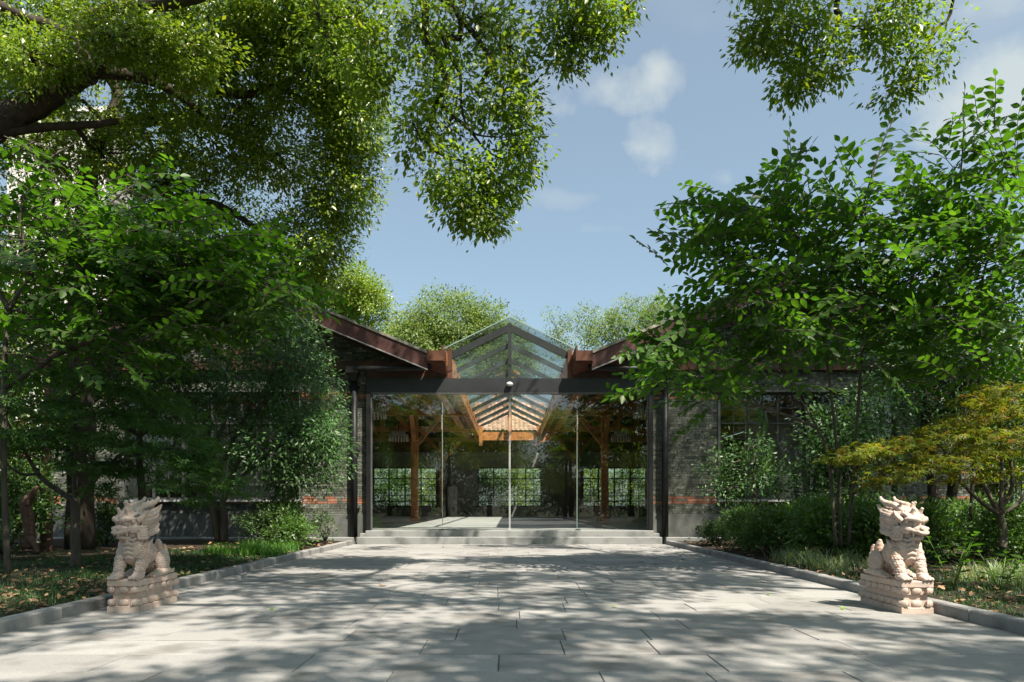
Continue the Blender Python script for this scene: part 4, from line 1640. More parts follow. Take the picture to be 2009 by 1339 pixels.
    for px, py, Yb, rx, ry, dm, n in ((840, 60, 9.2, 80, 70, .6, 55), (930, 40, 9.1, 110, 60, .6, 60), (1000, 95, 9.0, 55, 75, .5, 40), (870, 175, 9.1, 85, 70, .5, 45),
                                      (985, 190, 9.0, 75, 80, .5, 50), (820, 260, 9.0, 45, 60, .4, 28), (1025, 280, 9.0, 42, 90, .4, 45), (900, 345, 9.0, 75, 55, .45, 55),
                                      (985, 355, 9.0, 50, 50, .4, 35), (920, 400, 9.0, 65, 38, .4, 45), (955, 440, 9.0, 34, 30, .3, 24), (880, 250, 9.1, 60, 50, .4, 18),
                                      (700, 30, 9.7, 90, 60, .7, 70), (720, 120, 9.6, 60, 70, .5, 55), (740, 180, 9.6, 25, 30, .3, 14), (640, 60, 9.8, 60, 60, .6, 30)):
        h.pblob(px, py, Yb, rx, ry, dm, tufts=int(n * 1.2), **kw)
    h.twigs(hb, sk2, .026, 11, .008)
    hb.build('hanging_bough', 'bark', t)
    h.build('hanging_foliage', 'hanging_leaf', t, .5)


big_camphor()


def shade_camphor():
    """tree whose high crown roofs the path; only its lowest twigs hang into view"""
    t = empty('camphor_tree', (10.4, .3, .05), 'tall camphor tree whose lowest leafy twigs hang in the sky above the azalea hedge side', 'tree')
    tr = MB()
    sk_ = []
    limb(tr, sk_, [(10.4, .3, -.05), (10.3, .4, 3), (10.0, .7, 6.2), (9.7, .9, 8.8), (9.4, .9, 11.6)], [.42, .34, .3, .2, .1], 10)
    limb(tr, sk_, [(10.0, .7, 6.2), (8.8, 3.2, 9.0), (7.4, 6.4, 10.8), (6.6, 10.0, 11.6)], [.15, .11, .08, .04], 8)
    limb(tr, sk_, [(9.8, .9, 7.4), (6.9, .7, 9.9), (4.2, 1.6, 11.2), (1.2, 3.2, 11.6)], [.14, .1, .07, .03], 8)
    limb(tr, sk_, [(10.0, .7, 6.2), (8.4, -1.6, 8.8), (6.0, -3.0, 10.4), (3.0, -3.5, 11)], [.14, .1, .07, .04], 8)
    limb(tr, sk_, [(4.2, 1.6, 11.2), (1.5, 1.0, 11.8), (-1.5, 2.5, 12)], [.09, .07, .04], 8)
    limb(tr, sk_, [(8.8, 3.2, 9.0), (6.0, 4.2, 10.4), (5.0, 7.5, 10.2)], [.1, .08, .06], 8)
    limb(tr, sk_, [(4.2, 1.6, 11.2), (2.4, 3.5, 10.6)], [.07, .05], 8)
    # low twigs seen at the top of the picture
    limb(tr, sk_, [(5.0, 7.5, 10.2), (4.4, 8.6, 8.8), at(1645, -10, 9), at(1648, 30, 9), at(1630, 80, 9), at(1612, 130, 9)], [.07, .05, .035, .028, .018, .008], 7)
    limb(tr, sk_, [(5.0, 7.5, 10.2), (5.2, 8.4, 8.6), at(1870, 0, 9), at(1840, 55, 9), at(1812, 100, 9)], [.06, .04, .02, .014, .006], 7)
    limb(tr, sk_, [(2.4, 3.5, 10.6), (2.0, 6.5, 9.2), at(1170, -30, 9), at(1130, 30, 9)], [.06, .045, .03, .01], 7)
    c = Crown(103)
    kw = dict(per=25, sr=.10, leaf=.086, droop=.5, shell=.2)
    for px, py, Yb, rx, ry, dm, n in ((1540, 40, 9, 95, 60, .6, 60), (1490, 80, 9, 55, 45, .4, 32), (1600, 100, 9, 60, 60, .5, 42), (1560, 160, 9, 45, 45, .4, 30),
                                      (1640, 130, 9, 35, 40, .35, 18), (1760, 40, 9, 70, 50, .5, 36), (1700, 60, 9, 45, 35, .4, 18), (1790, 120, 9, 45, 50, .35, 26),
                                      (1760, 180, 9, 35, 16, .3, 14), (1845, 110, 9, 22, 45, .3, 9), (1140, 30, 9, 95, 55, .5, 62), (1110, 90, 9, 65, 45, .4, 38),
                                      (1190, 70, 9, 45, 35, .35, 20), (1120, 130, 9, 28, 16, .3, 9), (1230, 10, 9, 30, 25, .3, 9),
                                      (1560, -40, 9, 130, 50, .7, 40), (1800, -40, 9, 100, 50, .7, 30), (1140, -40, 9, 110, 40, .6, 30)):
        c.pblob(px, py, Yb, rx, ry, dm, tufts=n, **kw)
    h = Crown(104)
    kw = dict(per=32, sr=.17, leaf=.15, droop=.4, shell=.2)

    def above(sc):       # keeps the high crown above the camera's view
        return sc[:, 2] > CZ + .6875 * np.maximum(sc[:, 1], 0) + .9
    g = random.Random(SHADE_SEED)
    k = SUN.x / SUN.z
    ky = -SUN.y / SUN.z
    gaps = [(3.6, 7.0, 1.0), (-2.6, 4.7, .9), (-3.0, 7.0, .4), (1.2, 15.4, 1.0), (-1.6, 16.4, 1.2), (2.6, 16.6, 1.0), (-.3, 18.3, .9), (-1.2, 9.0, .5), (2.2, 5.4, .5), (.4, 11.6, .6), (2.0, 12.7, .9), (3.5, 12.0, .8), (-.6, 6.2, .4), (1.4, 7.4, .4), (-2.3, 10.5, .5)]

    def sunny(sc):       # openings shaped into the crown to put sun patches on chosen ground
        gx = sc[:, 0] - k * sc[:, 2]
        gy = sc[:, 1] + ky * sc[:, 2]
        ok = above(sc)
        for a, b, r in gaps:
            ok &= (gx - a) ** 2 + (gy - b) ** 2 > r * r
        return ok
    for _ in range(40):
        gaps.append((g.uniform(-3.8, 3.8), g.uniform(4.9, 12.5), g.uniform(.16, .36)))
    gy = 1.8
    while gy < 19.4:
        gx = -9.0
        while gx < 4.9:
            X, Yg = gx + g.uniform(-.6, .6), gy + g.uniform(-.6, .6)
            gx += 1.15
            # thick over the near path, thin where its shade would only fall on other trees
            skip = .05 if Yg < 6 else .12 if Yg < 10.5 else .5
            if X < -4.2:
                skip = .33
            elif Yg > 10.5 and X > 2.2:
                skip = .85
            if g.random() < skip:
                continue
            z = g.uniform(10.4, 13.2)
            for _ in range(8):
                if z > CZ + .6875 * max(Yg - ky * z, 0) + 1.3:
                    break
                z += .5
            x, y = X + k * z, Yg - ky * z
            if x < 2.5 and y > 8.2:
                continue
            h.blob((x, y, z), (g.uniform(.6, 1.05), g.uniform(.6, 1.05), g.uniform(.3, .6)), tufts=SHADE_N, keep=sunny, **kw)
        gy += 1.15
    # unseen high boughs added to shade the barge boards of the two gables
    for X in (-5.3, -4.2, -3.4, -2.4, -4.8, 2.6, 4.4):
        tt = g.uniform(8.5, 10.5)
        h.blob((X + k * tt, 18.0 - ky * tt, 5.5 + .41 * (abs(X) - 3.5) + tt), (.55, .55, .35), tufts=12, **kw)
    c.twigs(tr, sk_, .02, 8, .006)
    h.twigs(tr, sk_, .03, 4)
    tr.build('trunk', 'bark', t)
    c.build('low_foliage', 'hanging_leaf', t, .5)
    h.build('crown', 'camphor_leaf', t, .5)


SHADE_SEED, SHADE_N = 5, 24
shade_camphor()


def leafy_tree(name, label, x, y, h, blobs, mat, leaf, seed, per=26, sr=.22, trunk_r=.16, bark='bark', ratio=.45, group=None, droop=.3, tw=6, lean=0.0, cat='tree', stems=1, dense=1.0):
    t = empty(name, (x, y, 0), label, cat, group)
    tr = MB()
    sk_ = []
    g = random.Random(seed)
    for q in range(stems):
        a = 2 * math.pi * q / max(stems, 1) + .4
        o = .12 * trunk_r * 8 * (stems > 1)
        top = (x + lean + (h * .16 * math.cos(a) if stems > 1 else 0), y + (h * .12 * math.sin(a) if stems > 1 else 0), h)
        p0 = (x + o * math.cos(a) * .4, y + o * math.sin(a) * .4, -.05)
        P = [Vector(p0).lerp(Vector(top), k / 4) + Vector((g.uniform(-.04, .04) * h * .4 * (k not in (0, 4)), g.uniform(-.04, .04) * h * .4, 0)) for k in range(5)]
        limb(tr, sk_, P, [trunk_r, trunk_r * .8, trunk_r * .65, trunk_r * .5, trunk_r * .25], 8)
    c = Crown(seed)
    for (cx, cy, cz, rx, ry, rz, n) in blobs:
        c.blob((cx, cy, cz), (rx, ry, rz), tufts=int(n * dense), per=per, sr=sr, leaf=leaf, droop=droop)
    c.twigs(tr, sk_, trunk_r * .35, tw)
    tr.build('trunk', bark, t)
    c.build('crown', mat, t, ratio)
    return t


def pb(px, py, Y, rx, ry, dm, n):
    p = at(px, py, Y)
    return (p.x, p.y, p.z, rx * Y / F, dm, ry * Y / F, n)


# trees behind the hall
# unseen right-edge tree, its crown shaped to shade the right wing and bed
bl = []
g = random.Random(55)
for i in range(9):
    y = g.uniform(7.5, 16)
    bl.append((max(8.6, .78 * y + 1.0) + g.uniform(0, 3.8), y, g.uniform(6.5, 11.5), g.uniform(.8, 1.4), g.uniform(.8, 1.4), g.uniform(.5, .9), 22))
k = 0
while k < 62:
    q = (g.uniform(3.9, 11.5), 18.5, g.uniform(.8, 6.0))
    tt = g.uniform(5, 16)
    b = (q[0] + .42 * tt, q[1] - .52 * tt, q[2] + tt)
    if b[0] > .76 * b[1] + 1.0:
        bl.append((*b, g.uniform(.6, 1.0), g.uniform(.6, 1.0), g.uniform(.4, .7), 18))
        k += 1
leafy_tree('camphor_tree', 'unseen camphor tree at the outer edge of the azalea bed, crown shaped to shade the hall', 13.4, 12, 8.5, bl, 'camphor_leaf', .12, 56, per=34, sr=.2, trunk_r=.16)
gA = 'trees behind the hall'
leafy_tree('background_tree', 'broad dome-crowned pale green tree rising directly behind the skylight', -4.3, 52, 12,
           [pb(880, 640, 52, 95, 70, 3, 210), (pb(810, 665, 51, 65, 50, 2.5, 110)), pb(960, 660, 52.5, 70, 55, 2.5, 120), pb(880, 720, 51, 130, 60, 3, 160), pb(1000, 720, 52, 60, 60, 2.5, 90)],
           'far_leaf', .2, 201, per=58, sr=.34, trunk_r=.4, group=gA, dense=1.7)
leafy_tree('background_tree', 'yellow-green tree rising between the osmanthus-side gable and the dome-crowned tree', -11.2, 46, 12,
           [pb(690, 570, 46, 65, 50, 2, 130), pb(720, 600, 46, 50, 45, 2, 90), pb(640, 600, 46, 60, 60, 2, 90), pb(680, 680, 46, 100, 60, 2, 90)],
           'camphor_leaf', .19, 202, per=52, sr=.3, trunk_r=.32, group=gA, dense=1.4)
leafy_tree('background_tree', 'airy upright pale green tree behind the gable above the camellia', 8.2, 50, 11,
           [pb(1250, 640, 50, 70, 55, 2, 120), pb(1290, 620, 50, 40, 40, 1.6, 50), pb(1200, 650, 50, 50, 45, 1.6, 70), pb(1300, 660, 50, 60, 50, 2, 60), pb(1230, 730, 50, 110, 70, 2, 110)],
           'far_leaf', .17, 203, per=40, sr=.32, trunk_r=.26, group=gA, dense=1.3)
leafy_tree('background_tree', 'thin wispy tree standing close beside the skylight, opposite the dome-crowned tree', 4.3, 48, 9.5,
           [pb(1130, 650, 48, 45, 50, 1.5, 50), pb(1090, 640, 48, 22, 35, 1, 16), pb(1160, 640, 48, 25, 40, 1, 22), pb(1120, 720, 48, 70, 60, 1.6, 80)],
           'far_leaf', .16, 204, per=34, sr=.28, trunk_r=.18, group=gA)
gB = 'shrubs lit by the sun behind the hall windows'
for i, x in enumerate((-9.4, -7.0, -4.6, -2.1, .3, 2.6, 5.0, 7.3, 9.6)):
    g = random.Random(400 + i)
    leafy_tree('garden_shrub', 'sunlit bright green shrub seen through the back windows of the hall', x, 43.6 + g.uniform(-.4, .5), 2.4,
               [(x, 43.6, 1.7, 1.5, .9, 1.7, 150), (x + .4, 43.9, 3.0, 1.3, .8, 1.3, 90)], 'azalea_leaf' if i % 2 else 'camphor_leaf', .15, 410 + i, per=30, sr=.22,
               trunk_r=.07, group=gB, cat='shrub')

# trees behind the camera that the glass doors mirror
gC = 'trees mirrored in the glass doors'
for i, (x, y, s_) in enumerate(((3.6, -10.5, 1.0), (-6.5, -12, 1.3), (8.5, -14, 1.5), (-1.5, -17, 1.4), (13, -8, 1.2), (-12.5, -7, 1.2))):
    g = random.Random(500 + i)
    bl = []
    for k in range(7):
        bl.append((x + g.uniform(-1.6, 1.6) * s_, y + g.uniform(-1.2, 1.2) * s_, (2.4 + g.uniform(0, 4.2)) * s_, g.uniform(.9, 1.5) * s_, g.uniform(.9, 1.4) * s_, g.uniform(.6, 1.1) * s_, 60))
    leafy_tree('garden_tree', 'leafy evergreen tree of the back row, added to cover the sky mirrored in the doors', x, y, 5 * s_, bl, 'camphor_leaf', .17, 510 + i, per=26, sr=.26, trunk_r=.16 * s_, group=gC)


for i in range(9):  # back row added to cover bare sky mirrored in the doors
    x, y = -20 + i * 5.0, -24.0 + (i % 2) * 1.6
    g = random.Random(540 + i)
    bl = [(x + g.uniform(-2.4, 2.4), y + g.uniform(-1, 1), g.uniform(.6, 8.5), g.uniform(1.4, 2.2), 1.4, g.uniform(1.0, 1.6), 55) for k in range(11)]
    leafy_tree('garden_tree', 'leafy evergreen tree of the back row, added to cover the sky mirrored in the doors', x, y, 7.5, bl, 'shrub_leaf', .24, 550 + i, per=26, sr=.36, trunk_r=.2, group=gC)


# ------------------------------------------------------------------ bed trees
def osmanthus():
    t = empty('osmanthus_tree', (-6.3, 15.9, .06), 'dense rounded dark green osmanthus tree close by a brick pier of the entrance', 'tree')
    tr = MB()
    sk_ = []
    Y = 15.9
    for pts, rr in (([at(428, 1062, Y), at(415, 990, Y), at(408, 930, Y), at(450, 800, Y)], [.075, .065, .06, .03]),
                    ([at(432, 1064, Y + .1), at(424, 1000, Y + .1), at(420, 950, Y + .1), at(500, 780, Y)], [.08, .07, .065, .03]),
                    ([at(440, 1064, Y - .05), at(440, 1010, Y - .05), at(445, 960, Y - .05), at(540, 720, Y)], [.085, .075, .065, .03]),
                    ([at(445, 960, Y), at(560, 860, Y), at(620, 780, Y)], [.05, .035, .02])):
        limb(tr, sk_, pts, rr, 8)
    c = Crown(301)
    kw = dict(per=26, sr=.13, leaf=.095, droop=.35, shell=.45)
    for a in ((560, 690, 15.9, 85, 95, 1.1, 170), (600, 780, 15.7, 75, 90, 1.0, 160), (625, 860, 15.6, 62, 70, .9, 120), (500, 760, 15.8, 90, 110, 1.1, 150),
              (540, 880, 15.4, 90, 75, 1.0, 130), (640, 905, 15.7, 40, 50, .6, 50), (450, 850, 15.8, 80, 90, .9, 90), (500, 620, 16.2, 80, 55, .9, 80), (580, 940, 15.6, 60, 35, .7, 45),
              (430, 700, 16.3, 80, 90, .9, 80)):
        c.pblob(*a[:6], tufts=a[6], **kw)
    c.twigs(tr, sk_, .03, 8)
    tr.build('trunk', 'bark_grey', t)
    c.build('crown', 'osmanthus_leaf', t, .38)


osmanthus()


def tiered(c, px, py, Y, rx, dm, n, tilt=0.0, thick=.05, per=12, leaf=.085, droop=.55, side=0.0):
    """one flat storey of a maple: small tufts on a gently falling sheet"""
    g = c.g
    p0 = at(px, py, Y)
    k = Y / F
    for _ in range(n):
        a = g.random() * 2 * math.pi
        r = math.sqrt(g.random())
        dx = r * math.cos(a) * rx * k
        dy = r * math.sin(a) * dm
        dz = -tilt * dx - .30 * (r ** 2) * rx * k * .6 + g.normal() * thick
        q = np.array([p0.x + dx, p0.y + dy, p0.z + dz])
        m = int(per * (.6 + .8 * g.random()))
        off = g.normal(size=(m, 3)) * np.array([.10, .10, .022])
        d = _n(_n(off) * .9 + np.array([math.cos(a) * r + side, math.sin(a) * r * .6, -droop]) + g.normal(size=(m, 3)) * .3)
        nn = _n(np.array([0, 0, 1.0]) + g.normal(size=(m, 3)) * .35)
        c.pos.append(q + off)
        c.d.append(d)
        c.n.append(nn)
        c.l.append(leaf * (.65 + .6 * g.random(m)))
        c.hubs.append((np.array(p0), np.array([q])) if _ % 6 == 0 else (np.array(p0), np.zeros((0, 3))))


def green_maple():
    t = empty('maple_tree', (-5.9, 10, .08), 'green Japanese maple with a single smooth trunk behind a stone statue', 'tree')
    tr = MB()
    sk_ = []
    Y = 10.0
    limb(tr, sk_, [at(147, 1118, Y), at(149, 1095, Y), at(147, 1040, Y), at(148, 1000, Y), at(148, 978, Y)], [.085, .066, .058, .056, .066], 10)
    for pts, rr in (([at(148, 985, Y), at(110, 960, Y), at(75, 930, Y), at(40, 870, Y), at(10, 820, Y)], [.04, .034, .03, .022, .012]),
                    ([at(148, 985, Y), at(146, 930, Y), at(150, 860, Y), at(140, 780, Y)], [.035, .03, .022, .012]),
                    ([at(150, 985, Y), at(180, 950, Y), at(205, 920, Y), at(250, 880, Y), at(310, 830, Y)], [.038, .03, .026, .02, .01]),
                    ([at(205, 920, Y), at(260, 895, Y - .3), at(340, 880, Y - .5), at(400, 900, Y - .6)], [.024, .018, .013, .006]),
                    ([at(75, 930, Y), at(40, 930, Y - .5), at(0, 900, Y - .8)], [.022, .018, .01])):
        limb(tr, sk_, pts, rr, 7)
    c = Crown(302)
    for a in ((40, 730, 10.2, 120, .8, 38, .0), (180, 735, 10.0, 120, .8, 44, .1), (290, 770, 9.9, 110, .8, 44, .25), (80, 790, 9.8, 130, .8, 40, 0), (220, 810, 9.7, 130, .8, 48, .15),
              (350, 840, 9.6, 90, .7, 40, .45), (120, 850, 9.6, 130, .8, 40, 0), (290, 880, 9.5, 110, .7, 44, .35), (400, 910, 9.4, 70, .5, 34, .6), (20, 860, 9.6, 90, .7, 30, -.1),
              (440, 950, 9.4, 35, .35, 14, .6), (180, 910, 9.6, 70, .5, 24, .1), (360, 955, 9.4, 50, .4, 18, .5), (215, 970, 9.6, 45, .4, 12, .3), (-60, 780, 9.9, 90, .8, 30, 0), (270, 930, 9.8, 50, .4, 16, .3)):
        tiered(c, *a[:3], a[3], a[4], a[5], tilt=a[6], side=.35)
    c.twigs(tr, sk_, .014, 4, .004)
    tr.build('trunk', 'bark_grey', t)
    c.build('crown', 'maple_leaf', t, 1.0, MAPLE)


green_maple()


def gold_maple():
    t = empty('maple_tree', (6.9, 10.4, .08), 'golden-tipped Japanese maple with many pale stems fanning above the hedge', 'tree')
    tr = MB()
    sk_ = []
    Y = 10.4
    base = at(1965, 1075, Y)
    fork = at(1962, 1010, Y)
    limb(tr, sk_, [base, at(1968, 1045, Y), fork], [.07, .055, .05], 9)
    for pts in ([fork, at(1925, 985, Y), at(1890, 950, Y), at(1865, 900, Y), at(1820, 850, Y)],
                [fork, at(1940, 970, Y), at(1920, 920, Y), at(1905, 850, Y), at(1890, 800, Y)],
                [fork, at(1965, 960, Y), at(1965, 890, Y), at(1960, 820, Y)],
                [at(1962, 1000, Y), at(1985, 960, Y), at(1982, 900, Y), at(1975, 850, Y)],
                [fork, at(2000, 985, Y), at(2030, 930, Y), at(2060, 860, Y)],
                [at(1890, 950, Y), at(1840, 905, Y - .2), at(1760, 880, Y - .3), at(1690, 885, Y - .4)]):
        limb(tr, sk_, pts, [.034, .028, .022, .016, .008][:len(pts)], 7)
    c = Crown(303)
    for a in ((1950, 765, 10.4, 80, .7, 30, -.2), (2010, 800, 10.2, 90, .8, 34, -.2), (1900, 810, 10.2, 90, .7, 40, -.35), (1830, 850, 10.0, 90, .7, 44, -.3), (1740, 875, 9.9, 85, .6, 42, -.2),
              (1670, 890, 9.9, 40, .4, 16, -.2), (1960, 850, 10.0, 100, .8, 40, -.2), (1870, 890, 9.8, 90, .6, 36, -.2), (1770, 915, 9.7, 70, .5, 26, -.1), (2040, 860, 10.0, 80, .8, 26, 0),
              (1900, 930, 9.8, 50, .4, 14, -.1), (1745, 940, 9.7, 40, .35, 12, -.1)):
        tiered(c, *a[:3], a[3], a[4], a[5], tilt=a[6], side=-.35)
    c.twigs(tr, sk_, .012, 4, .004)
    tr.build('trunk', 'bark_grey', t)
    c.build('crown', 'maple_gold', t, 1.0, MAPLE)


gold_maple()


LEAF_SINGLE = None


def single_leaves(parent, crown, limit, mat, ratio=.62):
    """the largest leaves stand as objects of their own, sharing one mesh; the rest stay one mesh"""
    p, d, n, l = crown.arrays()
    depth = p[:, 1]
    px = 1000 + p[:, 0] / depth * F
    py = 990 - (p[:, 2] - CZ) / depth * F
    inside = (px > 0) & (px < 2009) & (py > 0) & (py < 1339)
    score = np.where(inside, l / depth, 0)
    order = np.argsort(-score)
    sel = order[:limit]
    rest = order[limit:]
    tv, tf = OVATE
    m = MB().add([(v[0] * ratio, v[1], v[2] * ratio) for v in tv], tf, True).mesh('leaf')
    m.materials.append(MATS[mat])
    ip = inv(parent)
    for i in sel:
        dd = Vector(d[i]).normalized()
        s_ = dd.cross(Vector(n[i])).normalized()
        u = s_.cross(dd)
        M = Matrix((s_, dd, u)).transposed().to_4x4()
        M = Matrix.Translation(Vector(p[i])) @ M @ Matrix.Scale(float(l[i]), 4)
        o = bpy.data.objects.new('leaf', m)
        COL.objects.link(o)
        o.parent = parent
        o.matrix_parent_inverse = ip
        o.matrix_basis = M
    me = leaf_mesh('crown', p[rest], d[rest], n[rest], l[rest], l[rest] * ratio, OVATE)
    tag(link_mesh('crown', me, mat, parent), kind='stuff')


def right_sapling():
    t = empty('broadleaf_tree', (4.75, 10.6, .08), 'slender broad-leaved tree with oval leaves in sprays reaching over the camellia and golden maple', 'tree')
    tr = MB()
    tw = MB()
    sk_ = []
    Y = 10.6
    g = random.Random(71)
    stems = [[at(1640, 1070, Y), at(1625, 900, Y), at(1602, 838, Y), at(1560, 765, Y), at(1515, 690, Y), at(1470, 610, Y)],
             [at(1650, 1070, Y + .1), at(1640, 860, Y), at(1612, 620, Y), at(1611, 520, Y), at(1595, 433, Y), at(1552, 322, Y), at(1545, 262, Y)],
             [at(1665, 1070, Y + .3), at(1680, 850, Y + .2), at(1693, 643, Y), at(1687, 520, Y), at(1693, 413, Y), at(1725, 300, Y), at(1762, 215, Y)],
             [at(1900, 1070, Y + .5), at(1915, 850, Y + .4), at(1923, 700, Y + .2), at(1928, 544, Y), at(1960, 470, Y), at(1985, 400, Y - .1), at(1998, 260, Y - .1)],
             [at(1915, 850, Y + .6), at(1890, 600, Y + .6), at(1880, 420, Y + .5), at(1890, 280, Y + .4), at(1890, 195, Y + .4)],
             [at(1612, 620, Y), at(1520, 600, Y - .2), at(1420, 640, Y - .4), at(1330, 680, Y - .5)],
             [at(1602, 838, Y), at(1500, 800, Y - .4), at(1400, 770, Y - .6), at(1300, 765, Y - .7)],
             [at(1611, 520, Y), at(1500, 470, Y), at(1400, 450, Y), at(1330, 460, Y)],
             [at(1611, 520, Y), at(1520, 420, Y), at(1430, 400, Y)],
             [at(1928, 544, Y), at(1850, 540, Y - .3), at(1740, 570, Y - .5), at(1640, 590, Y - .6)],
             [at(1693, 643, Y), at(1780, 560, Y + .2), at(1850, 480, Y + .2)]]
    for P in stems:
        n = len(P)
        limb(tr, sk_, P, [.026 * (1 - .8 * i / (n - 1)) for i in range(n)], 7)
    c = Crown(304)
    # silhouettes against the sky
    tips = [((1555, 400), (1548, 245)), ((1560, 330), (1600, 280)), ((1700, 380), (1768, 195)), ((1725, 310), (1806, 240)), ((1690, 330), (1645, 275)), ((1890, 300), (1890, 180)),
            ((1885, 260), (1930, 225)), ((1985, 330), (2005, 190)), ((1380, 470), (1285, 462)), ((1400, 500), (1312, 520)), ((1430, 470), (1380, 395)), ((1480, 420), (1415, 400)),
            ((1520, 400), (1475, 350)), ((1700, 420), (1640, 300)), ((1760, 420), (1850, 310)), ((1860, 330), (1820, 345)), ((1560, 380), (1520, 300)), ((1640, 420), (1660, 330)),
            ((1420, 560), (1330, 560)), ((1450, 540), (1320, 500)), ((1330, 690), (1205, 690)), ((1330, 700), (1230, 730)), ((1310, 760), (1240, 760)), ((1400, 650), (1300, 620)),
            ((1930, 350), (1990, 300)), ((1800, 400), (1780, 330)), ((1600, 440), (1580, 330)), ((1640, 380), (1600, 320))]
    for (a, b) in tips:
        Yt = Y + g.uniform(-.4, .2)
        pa, pb_ = at(a[0], a[1], Yt), at(b[0], b[1], Yt - .1)
        v = pb_ - pa
        c.spray(pa, v, v.length, .13, .062, bend=-.12, twig=tw, roll=g.choice((0.9, -0.9, .5)))
    # the mass of sprays
    areas = [((1430, 480), 110, 70, 40), ((1560, 440), 110, 90, 55), ((1700, 450), 110, 100, 55), ((1850, 430), 110, 110, 60), ((1960, 380), 60, 130, 36), ((1480, 580), 130, 60, 45),
             ((1640, 560), 120, 80, 50), ((1800, 580), 130, 80, 60), ((1940, 600), 90, 110, 50), ((1400, 690), 120, 50, 34), ((1540, 690), 110, 60, 26), ((1340, 740), 70, 40, 20),
             ((1440, 780), 90, 40, 20), ((1720, 680), 120, 60, 30), ((1880, 700), 110, 60, 34), ((1980, 500), 60, 90, 24)]
    for (cx, cy), rx, ry, n in areas:
        for k in range(int(n * 1.4)):
            px = cx + g.gauss(0, .55) * rx
            py = cy + g.gauss(0, .55) * ry
            Ys = Y + g.uniform(-1.1, 1.0)
            p = at(px, py, Ys)
            side = -1 if g.random() < .72 else 1
            v = Vector((side * g.uniform(.3, 1), g.uniform(-.8, .5), g.uniform(-.3, .95)))
            c.spray(p, v, g.uniform(.4, .85), .128, .062, bend=-.5, twig=tw, roll=g.uniform(-1.0, 1.0))
            if k % 3 == 0:
                c.hubs.append((np.array(p), np.zeros((1, 3)) + np.array(p)))
    c.twigs(tr, sk_, .010, 1, .003)
    tr.build('trunk', 'bark_grey', t)
    tag(tw.build('twig', 'bark_grey', t), kind='stuff')
    single_leaves(t, c, 290, 'broad_leaf')


right_sapling()


def left_sapling():
    t = empty('broadleaf_tree', (-6.3, 9.2, .08), 'broad-leaved tree with flat leafy sprays drooping above the green maple and osmanthus', 'tree')
    tr = MB()
    tw = MB()
    sk_ = []
    Y = 9.2
    g = random.Random(72)
    stems = [[at(15, 1130, Y), at(8, 900, Y), at(10, 700, Y), at(20, 610, Y), at(60, 540, Y), at(95, 490, Y), at(180, 430, Y), at(250, 370, Y)],
             [at(20, 610, Y), at(-30, 520, Y), at(-60, 400, Y)],
             [at(10, 760, Y), at(120, 690, Y), at(220, 600, Y), at(330, 530, Y), at(430, 510, Y)],
             [at(220, 600, Y), at(300, 560, Y - .3), at(400, 560, Y - .5), at(520, 560, Y - .6)],
             [at(120, 690, Y), at(230, 650, Y - .2), at(330, 620, Y - .4), at(440, 620, Y - .5)],
             [at(95, 490, Y), at(200, 470, Y - .4), at(320, 440, Y - .6), at(430, 440, Y - .7)],
             [at(60, 540, Y), at(40, 430, Y), at(80, 330, Y), at(150, 280, Y)]]
    for P in stems:
        n = len(P)
        limb(tr, sk_, P, [.04 * (1 - .8 * i / (n - 1)) for i in range(n)], 7)
    c = Crown(305)
    for (a, b) in (((540, 560), (650, 605)), ((500, 545), (620, 590)), ((560, 590), (620, 660)), ((300, 620), (420, 590)), ((330, 640), (450, 665)), ((420, 610), (460, 660)),
                   ((480, 580), (590, 640)), ((440, 540), (560, 560)), ((500, 570), (560, 620)), ((300, 560), (420, 600))):
        Yt = Y - .7 + g.uniform(-.3, .2)
        pa, pb_ = at(a[0], a[1], Yt), at(b[0], b[1], Yt - .1)
        v = pb_ - pa
        c.spray(pa, v, v.length * 1.1, .112, .056, bend=-.35, twig=tw, roll=g.uniform(-.4, .4))
    areas = [((150, 390), 110, 50, 16), ((320, 430), 120, 60, 36), ((120, 480), 120, 60, 45), ((260, 520), 130, 60, 55), ((400, 510), 110, 60, 45), ((480, 570), 90, 45, 34), ((330, 600), 120, 50, 40),
             ((180, 610), 120, 60, 40), ((60, 620), 80, 80, 34), ((40, 300), 60, 40, 5), ((420, 630), 90, 40, 24), ((240, 680), 120, 40, 22), ((10, 430), 50, 80, 10)]
    for (cx, cy), rx, ry, n in areas:
        for k in range(int(n * 1.7)):
            px = cx + g.gauss(0, .55) * rx
            py = cy + g.gauss(0, .55) * ry
            p = at(px, py, Y + g.uniform(-1.0, .9))
            side = 1 if g.random() < .8 else -1
            v = Vector((side * g.uniform(.4, 1), g.uniform(-.8, .5), g.uniform(-.45, .5)))
            c.spray(p, v, g.uniform(.4, .8), .112, .056, bend=-.5, twig=tw, roll=g.uniform(-.8, .8))
            if k % 3 == 0:
                c.hubs.append((np.array(p), np.zeros((1, 3)) + np.array(p)))
    c.twigs(tr, sk_, .010, 1, .003)
    tr.build('trunk', 'bark_grey', t)
    tag(tw.build('twig', 'bark_grey', t), kind='stuff')
    single_leaves(t, c, 290, 'broad_leaf')


left_sapling()

# small camellia before the right window
leafy_tree('camellia_tree', 'small glossy camellia tree standing before the window, behind the azalea hedge', at(1478, 1030, 15.5).x, 15.5, 2.2,
           [pb(1470, 930, 15.5, 70, 55, .7, 70), pb(1430, 960, 15.4, 45, 35, .5, 30), pb(1520, 950, 15.4, 50, 40, .5, 34), pb(1470, 870, 15.5, 45, 40, .5, 30), pb(1400, 910, 15.5, 30, 25, .4, 12)],
           'osmanthus_leaf', .09, 601, per=16, sr=.13, trunk_r=.05, bark='bark_grey', tw=8)
